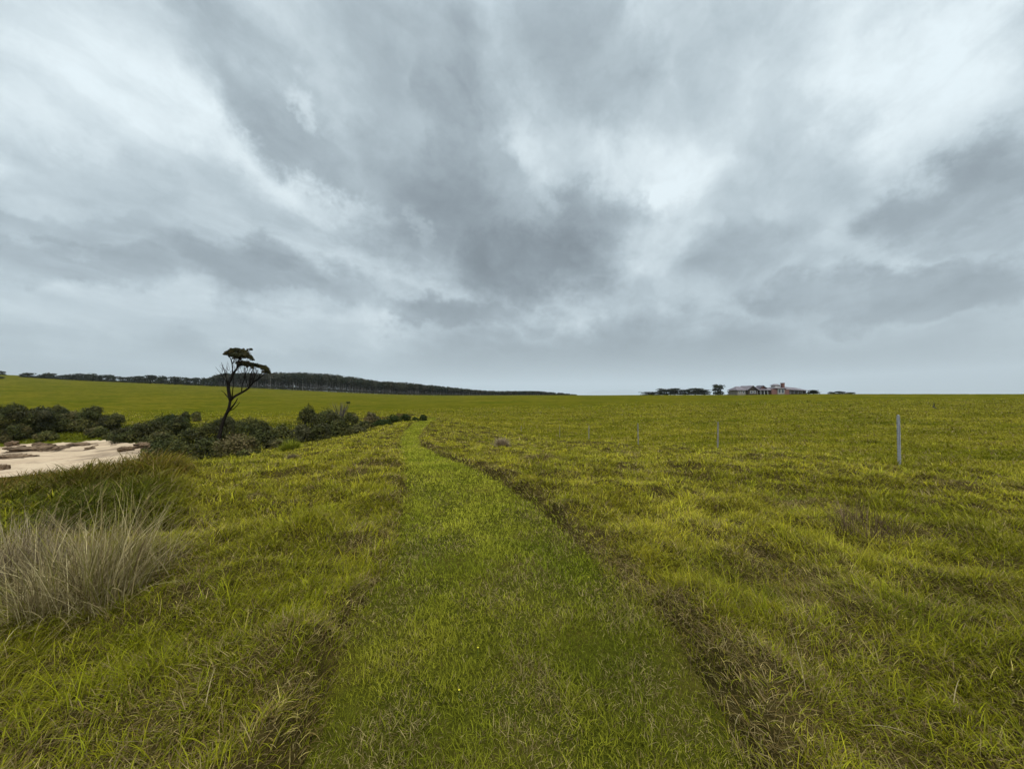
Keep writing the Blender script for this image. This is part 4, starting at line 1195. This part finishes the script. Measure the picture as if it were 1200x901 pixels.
# ------------------------------------------------------------------ homestead
def homestead():
    D = 192.0; s = D / F
    c = P(902, 461, D)
    gz = float(ground_z(c.x, D))
    root = empty('homestead', (c.x, D, gz))
    tag(root, 'long low homestead with hipped iron roofs, brick chimney and glazed lantern on the skyline', 'house')
    def X(px): return (px - 902) * s
    def Z(py): return (461.3 - py) * s
    def part(name, bm, mat, parent=root, smooth=False):
        o = bpy.data.objects.new(name, bm_mesh(name, bm, mat, smooth)); COL.objects.link(o); o.parent = parent; return o
    def wall(x0, x1, y0, y1, top, mat):
        bm = bmesh.new(); bx(bm, X(x0), X(x1), y0, y1, -1.5, Z(top)); return part('wall', bm, mat)
    def hip(x0, x1, y0, y1, eave, ridge, inset, mat, ov=.5):
        bm = bmesh.new()
        a, b = X(x0) - ov, X(x1) + ov; e = Z(eave); r = Z(ridge); ym = (y0 + y1) / 2
        v = [bm.verts.new(p) for p in [(a, y0 - ov, e), (b, y0 - ov, e), (b, y1 + ov, e), (a, y1 + ov, e), (a + inset, ym, r), (b - inset, ym, r)]]
        w = [bm.verts.new((p.co.x, p.co.y, p.co.z - .18)) for p in v[:4]]
        for f in [(0, 1, 5, 4), (1, 2, 5), (2, 3, 4, 5), (3, 0, 4)]: bm.faces.new([v[i] for i in f])
        for i in range(4): bm.faces.new([w[i], w[(i + 1) % 4], v[(i + 1) % 4], v[i]])
        bm.faces.new(w[::-1])
        return part('roof', bm, mat)
    def gable(x0, x1, y0, y1, eave, ridge, mat, wmat):
        bm = bmesh.new(); a, b, e, r = X(x0), X(x1), Z(eave), Z(ridge); m = (a + b) / 2
        f = [bm.verts.new(p) for p in [(a - .3, y0 - .5, e), (m, y0 - .5, r), (b + .3, y0 - .5, e), (b + .3, y0 - .5, e - .2), (m, y0 - .5, r - .22), (a - .3, y0 - .5, e - .2)]]
        k = [bm.verts.new((v.co.x, y1, v.co.z)) for v in f]
        for i in range(6): bm.faces.new([f[i], f[(i + 1) % 6], k[(i + 1) % 6], k[i]])
        bm.faces.new([f[0], f[1], f[4], f[5]]); bm.faces.new([f[1], f[2], f[3], f[4]])
        bm.faces.new([k[1], k[0], k[5], k[4]]); bm.faces.new([k[2], k[1], k[4], k[3]])
        part('roof', bm, mat)
        bm = bmesh.new()
        t0 = [bm.verts.new((p[0], y0, p[1])) for p in [(a, e - .2), (b, e - .2), (m, r - .25)]]; t1 = [bm.verts.new((v.co.x, y0 + .2, v.co.z)) for v in t0]
        bm.faces.new(t0); bm.faces.new(t1[::-1])
        for i in range(3): bm.faces.new([t0[i], t0[(i + 1) % 3], t1[(i + 1) % 3], t1[i]])
        part('gable', bm, wmat)
    def window(x0, x1, t, b, y, parent=root):
        bm = bmesh.new(); a, c_, z0, z1 = X(x0), X(x1), Z(b), Z(t); w = .12
        bx(bm, a, c_, y - .06, y, z0, z0 + w); bx(bm, a, c_, y - .06, y, z1 - w, z1)
        bx(bm, a, a + w, y - .06, y, z0 + w, z1 - w); bx(bm, c_ - w, c_, y - .06, y, z0 + w, z1 - w)
        f = part('window', bm, M_WHITE, parent)
        bm = bmesh.new(); bx(bm, a + w, c_ - w, y - .03, y - .005, z0 + w, z1 - w)
        part('pane', bm, M_GLASS, f)
    # left wing
    wall(861, 871, -2.5, 5, 456.3, M_WALL); hip(860.5, 871.5, -2.5, 5, 456.3, 452, 2.1, M_ROOF)
    window(862.5, 864.5, 457.4, 460.2, -2.5); window(866.5, 869, 457.4, 460.2, -2.5)
    # dark gable facing
    wall(871.5, 882.5, -3.5, 6, 456.4, M_DARKWALL); gable(871, 883, -3.5, 6, 456.4, 451.2, M_ROOF, M_DARKWALL)
    window(874, 877, 457.3, 460.3, -3.5); window(878, 880.5, 457.3, 460.3, -3.5)
    # long verandah block
    wall(882.7, 905.5, 0, 7, 456, M_DARKWALL); hip(882, 905.5, -2.4, 7, 456.2, 452.4, 3.0, M_ROOF)
    gable(888.5, 896, -1.2, 3.2, 454.2, 450.9, M_ROOFD, M_BRICK)
    for px in (884, 888, 892, 896, 900, 904):
        bm = bmesh.new(); bx(bm, X(px) - .09, X(px) + .09, -2.5, -2.32, -1.2, Z(456.3)); part('verandah_post', bm, M_WHITE)
    for px in (885.5, 890, 894, 898):
        window(px, px + 2.2, 457.2, 460.2, 0)
    # brick entry and lantern
    wall(899.5, 906, -3, -.05, 455.2, M_BRICK)
    wall(906, 914.5, -3.2, 6, 454.2, M_WALL); hip(905.5, 915, -3.2, 6, 454.2, 452.4, 1.4, M_ROOF)
    window(906.7, 909.8, 455, 460.2, -3.2); window(910.3, 913.6, 455, 460.2, -3.2)
    bm = bmesh.new(); bx(bm, X(907), X(913), -.8, 2.2, Z(453.2), Z(450.8)); lan = part('lantern', bm, M_WHITE)
    for k in range(4): window(907.2 + k * 1.42, 908.5 + k * 1.42, 451, 452.4, -.8, lan)
    o = hip(906.7, 913.3, -.8, 2.2, 450.8, 449.2, .9, M_ROOF, .3); o.name = 'lantern_roof'
    bm = bmesh.new(); bx(bm, X(915.4), X(917.8), -1.2, .4, -1, Z(448.6)); bx(bm, X(915.2), X(918), -1.3, .5, Z(448.6), Z(448)); part('chimney', bm, M_BRICK)
    wall(914.6, 920, -3.0, -1.3, 455.6, M_BRICK)
    # right wing
    wall(920, 942, -1.5, 6, 456.9, M_DARKWALL)
    bm = bmesh.new()
    a, b_ = X(917.9), X(943.5)
    v = [bm.verts.new(p) for p in [(a, -2.6, Z(455.6)), (b_, -2.6, Z(457)), (b_, 6.5, Z(457)), (a, 6.5, Z(455.6)), (a + .3, 2, Z(451.9)), (X(936), 2, Z(453.6))]]
    w = [bm.verts.new((p.co.x, p.co.y, p.co.z - .18)) for p in v[:4]]
    for f in [(0, 1, 5, 4), (1, 2, 5), (2, 3, 4, 5), (3, 0, 4)]: bm.faces.new([v[i] for i in f])
    for i in range(4): bm.faces.new([w[i], w[(i + 1) % 4], v[(i + 1) % 4], v[i]])
    bm.faces.new(w[::-1]); part('roof', bm, M_ROOF)
    for px in (922, 926.5, 931, 935.5): window(px, px + 2.6, 457.7, 460.3, -1.5)
    for px in (921, 925.5, 930, 934.5, 939, 942.8):
        bm = bmesh.new(); bx(bm, X(px) - .09, X(px) + .09, -2.5, -2.32, -1.2, Z(456.9)); part('verandah_post', bm, M_DARKWALL)
homestead()

# ------------------------------------------------------------------ haze
def haze():
    bm = bmesh.new(); bx(bm, -20000, 30000, -200, 57000, -260, 1700)
    m, nt, out = new_mat('haze_air')
    v = N(nt, 'ShaderNodeVolumePrincipled'); v.inputs['Color'].default_value = (.90, .95, .98, 1)
    v.inputs['Density'].default_value = HAZE
    v.inputs['Anisotropy'].default_value = .2
    nt.links.new(v.outputs[0], out.inputs['Volume'])
    o = link_mesh('haze', bm_mesh('haze', bm, None, False), m)
    tag(o, 'pale damp air between the field and the far hill', None, None, 'stuff')
HAZE = 4.8e-5
haze()

# ------------------------------------------------------------------ sky
SUN_EL, SUN_AZ = R(58), R(155)
def build_world():
    w = bpy.data.worlds.new('World'); scene.world = w; w.use_nodes = True
    nt = w.node_tree; nt.nodes.clear()
    out = N(nt, 'ShaderNodeOutputWorld')
    tc = N(nt, 'ShaderNodeTexCoord'); d = tc.outputs['Generated']
    sx = N(nt, 'ShaderNodeSeparateXYZ'); nt.links.new(d, sx.inputs[0])
    x, y, z = sx.outputs
    az = math_(nt, 'ARCTAN2', x, y); el = math_(nt, 'ARCSINE', z)
    cmb = N(nt, 'ShaderNodeCombineXYZ'); nt.links.new(az, cmb.inputs[0]); nt.links.new(el, cmb.inputs[1])
    # cloud deck coordinates: a flat layer overhead, seen in perspective
    zz = math_(nt, 'ADD', math_(nt, 'MAXIMUM', z, 0.0), .20)
    pc = N(nt, 'ShaderNodeCombineXYZ'); nt.links.new(math_(nt, 'DIVIDE', x, zz), pc.inputs[0]); nt.links.new(math_(nt, 'DIVIDE', y, zz), pc.inputs[1])
    mp = N(nt, 'ShaderNodeMapping', vector_type='TEXTURE'); mp.inputs['Rotation'].default_value = (0, 0, R(-20)); mp.inputs['Scale'].default_value = (1.0, 1.5, 1)
    nt.links.new(pc.outputs[0], mp.inputs[0])
    deck = mp.outputs[0]
    warp = noise_tex(nt, deck, 2.2, 6, .58); warp2 = noise_tex(nt, d, 6.5, 9, .64)
    def cen(o):
        n = N(nt, 'ShaderNodeVectorMath', operation='SUBTRACT'); nt.links.new(o, n.inputs[0]); n.inputs[1].default_value = (.5, .5, .5); return n.outputs[0]
    def scl(o, s):
        n = N(nt, 'ShaderNodeVectorMath', operation='MULTIPLY'); nt.links.new(o, n.inputs[0]); n.inputs[1].default_value = s; return n.outputs[0]
    def add(a, b):
        n = N(nt, 'ShaderNodeVectorMath', operation='ADD'); nt.links.new(a, n.inputs[0]); nt.links.new(b, n.inputs[1]); return n.outputs[0]
    vec = add(add(cmb.outputs[0], scl(cen(warp.outputs['Color']), (.13, .11, 0))), scl(cen(warp2.outputs['Color']), (.30, .22, 0)))
    def azel(px, py):
        a, b = ray(px, py); n = math.sqrt(1 + a * a + b * b)
        return math.atan2(a, 1), math.asin(b / n)
    def masses(lst, plateau):
        tot = None
        for (x0, y0, x1, y1, hw, amp) in lst:
            a0, e0 = azel(x0, y0); a1, e1 = azel(x1, y1)
            cx, cy = (a0 + a1) / 2, (e0 + e1) / 2
            rot = math.atan2(e1 - e0, a1 - a0); ln = math.hypot(a1 - a0, e1 - e0) / 2
            mx, my = (x0 + x1) / 2, (y0 + y1) / 2
            L = math.hypot(x1 - x0, y1 - y0) or 1
            nx, ny = (-(y1 - y0) / L, (x1 - x0) / L)
            p1 = azel(mx + nx * hw, my + ny * hw); p2 = azel(mx - nx * hw, my - ny * hw)
            hwr = math.hypot(p1[0] - p2[0], p1[1] - p2[1]) / 2
            m = N(nt, 'ShaderNodeMapping', vector_type='TEXTURE')
            m.inputs['Location'].default_value = (cx, cy, 0); m.inputs['Rotation'].default_value = (0, 0, rot)
            m.inputs['Scale'].default_value = (ln + hwr, hwr, 1)
            nt.links.new(vec, m.inputs[0])
            l = N(nt, 'ShaderNodeVectorMath', operation='LENGTH'); nt.links.new(m.outputs[0], l.inputs[0])
            r = N(nt, 'ShaderNodeMapRange', interpolation_type='SMOOTHSTEP')
            r.inputs['From Min'].default_value = plateau; r.inputs['From Max'].default_value = 1.15; r.inputs['To Min'].default_value = amp; r.inputs['To Max'].default_value = 0
            nt.links.new(l.outputs['Value'], r.inputs[0])
            if tot is None: tot = r.outputs[0]
            else:
                tot = math_(nt, 'SMOOTH_MAX', tot, r.outputs[0]); tot.node.inputs[2].default_value = .03
        return tot
    dark = masses(DARKS, .42); bright = masses(BRIGHTS, .15)
    cut = math_(nt, 'SUBTRACT', 1.0, math_(nt, 'MULTIPLY', bright, 4.5), True)
    val = math_(nt, 'ADD', math_(nt, 'SUBTRACT', bright, math_(nt, 'MULTIPLY', math_(nt, 'MULTIPLY', dark, 1.28), cut)), BASE)
    # cloud texture at several sizes
    dw = add(deck, scl(cen(warp.outputs['Color']), (.5, .5, 0)))
    n1 = noise_tex(nt, dw, 1.5, 10, .58, .2); n2 = noise_tex(nt, add(d, scl(cen(warp2.outputs['Color']), (.12, .12, .12))), 5.5, 10, .60, 0); n3 = noise_tex(nt, dw, 5.0, 8, .62, 0)
    def soft(o, a, b):
        r = N(nt, 'ShaderNodeMapRange', interpolation_type='SMOOTHSTEP'); r.inputs['From Min'].default_value = a; r.inputs['From Max'].default_value = b
        r.inputs['To Min'].default_value = -.5; r.inputs['To Max'].default_value = .5
        nt.links.new(o, r.inputs[0]); return r.outputs[0]
    det = math_(nt, 'ADD', math_(nt, 'MULTIPLY', soft(n1.outputs['Fac'], .36, .66), .13), math_(nt, 'MULTIPLY', soft(n2.outputs['Fac'], .32, .70), .08))
    det = math_(nt, 'ADD', det, math_(nt, 'MULTIPLY', soft(n3.outputs['Fac'], .27, .73), .06))
    fade = N(nt, 'ShaderNodeMapRange', interpolation_type='SMOOTHSTEP'); fade.inputs['From Min'].default_value = .03; fade.inputs['From Max'].default_value = .22
    fade.inputs['To Min'].default_value = .12
    nt.links.new(z, fade.inputs[0])
    val = math_(nt, 'ADD', val, math_(nt, 'MULTIPLY', det, fade.outputs[0]))
    val = math_(nt, 'MINIMUM', math_(nt, 'MAXIMUM', val, .40), .96)
    lum = math_(nt, 'POWER', val, 2.2)
    tint = ramp(nt, val, [(.50, (.83, 1.0, 1.13)), (.74, (.845, 1.0, 1.085)), (.93, (.89, 1.0, 1.045))])
    hz = N(nt, 'ShaderNodeMapRange', interpolation_type='SMOOTHSTEP'); hz.inputs['From Min'].default_value = R(43); hz.inputs['From Max'].default_value = R(68)
    hz.inputs['To Min'].default_value = 1; hz.inputs['To Max'].default_value = ZEN
    nt.links.new(el, hz.inputs[0])
    bk = N(nt, 'ShaderNodeMapRange', interpolation_type='SMOOTHSTEP'); bk.inputs['From Min'].default_value = .1; bk.inputs['From Max'].default_value = -.7
    bk.inputs['To Min'].default_value = 1; bk.inputs['To Max'].default_value = 2.0
    nt.links.new(y, bk.inputs[0])
    lum = math_(nt, 'MULTIPLY', math_(nt, 'MULTIPLY', lum, hz.outputs[0]), bk.outputs[0])
    col = N(nt, 'ShaderNodeVectorMath', operation='SCALE'); nt.links.new(tint, col.inputs[0]); nt.links.new(lum, col.inputs['Scale'])
    b1 = N(nt, 'ShaderNodeBackground'); nt.links.new(col.outputs[0], b1.inputs[0]); b1.inputs[1].default_value = .80
    sky = N(nt, 'ShaderNodeTexSky', sky_type='NISHITA'); sky.sun_disc = False; sky.sun_elevation = SUN_EL; sky.sun_rotation = SUN_AZ
    b2 = N(nt, 'ShaderNodeBackground'); nt.links.new(sky.outputs[0], b2.inputs[0]); b2.inputs[1].default_value = .08
    mx = N(nt, 'ShaderNodeMixShader'); mx.inputs[0].default_value = .94
    nt.links.new(b2.outputs[0], mx.inputs[1]); nt.links.new(b1.outputs[0], mx.inputs[2])
    nt.links.new(mx.outputs[0], out.inputs[0])
    w.cycles.sampling_method = 'MANUAL'; w.cycles.sample_map_resolution = 512

BASE = .797
ZEN = 3.6
# the main cloud masses (x0, y0, x1, y1, half width, strength): dark undersides and bright gaps
DARKS = [
    (230, 70, 430, 215, 62, .15), (400, 200, 600, 290, 90, .17), (540, 305, 690, 300, 64, .235), (460, 40, 560, 200, 120, .13), (510, 100, 540, 190, 55, .17),
    (640, 20, 740, 110, 75, .09), (640, 240, 725, 272, 55, .17), (250, 40, 340, 110, 70, .10),
    (-60, 285, 230, 318, 38, .13), (170, 285, 430, 345, 42, .165), (420, 352, 670, 372, 26, .17), (-60, 240, 190, 262, 26, .07), (40, 170, 240, 240, 40, .06),
    (1060, 245, 1240, 185, 64, .18), (880, 340, 1010, 345, 44, .175), (980, 354, 1230, 325, 40, .20), (800, 300, 960, 305, 50, .09), (770, 388, 940, 385, 24, .12), (1100, 285, 1240, 270, 42, .13),
    (900, 20, 960, 60, 50, .05), (420, 444, 1260, 442, 92, .20), (-160, 440, 520, 440, 52, .11)]
BRIGHTS = [
    (-60, 60, 190, 110, 120, .10), (150, 90, 340, 215, 34, .12), (262, 185, 455, 272, 30, .12), (480, 250, 500, 300, 18, .07), (0, 205, 90, 240, 24, .05),
    (342, 100, 354, 130, 22, .10), (590, 140, 625, 190, 34, .10), (622, 214, 650, 240, 22, .07), (680, 175, 830, 235, 85, .10), (745, 225, 790, 235, 34, .14),
    (850, 90, 1000, 170, 90, .07), (960, 60, 1180, 130, 130, .18), (960, 232, 1005, 238, 30, .06), (720, 290, 800, 300, 46, .06), (280, 343, 400, 356, 13, .06),
    (395, 360, 475, 381, 14, .05), (650, 377, 700, 392, 18, .06), (0, 330, 160, 348, 20, .05), (-40, 395, 250, 415, 36, .02), (860, 210, 950, 240, 40, .04)]
build_world()

sun = bpy.data.lights.new('sun', 'SUN'); sun.energy = 1.5; sun.angle = R(18); sun.color = (1, .96, .90)
so = bpy.data.objects.new('sun', sun); COL.objects.link(so)
dv = Vector((math.sin(SUN_AZ) * math.cos(SUN_EL), math.cos(SUN_AZ) * math.cos(SUN_EL), math.sin(SUN_EL)))
so.rotation_euler = dv.to_track_quat('Z', 'Y').to_euler()

# ------------------------------------------------------------------ camera and output
cam = bpy.data.cameras.new('camera'); cam.sensor_width = 36; cam.lens = F / 1200 * 36; cam.clip_start = .05; cam.clip_end = 100000
co = bpy.data.objects.new('camera', cam); COL.objects.link(co)
co.location = (0, 0, EYE); co.rotation_euler = (R(90) + PITCH, 0, 0)
scene.camera = co
scene.view_settings.view_transform = 'Standard'; scene.view_settings.look = 'None'
scene.view_settings.exposure = 0.4; scene.view_settings.gamma = 1
scene.render.engine = 'CYCLES'
scene.cycles.use_denoising = True
scene.cycles.max_bounces = 5; scene.cycles.diffuse_bounces = 3; scene.cycles.transmission_bounces = 3; scene.cycles.volume_bounces = 0
scene.cycles.use_adaptive_sampling = True; scene.cycles.adaptive_threshold = .02
scene.cycles.caustics_reflective = False; scene.cycles.caustics_refractive = False
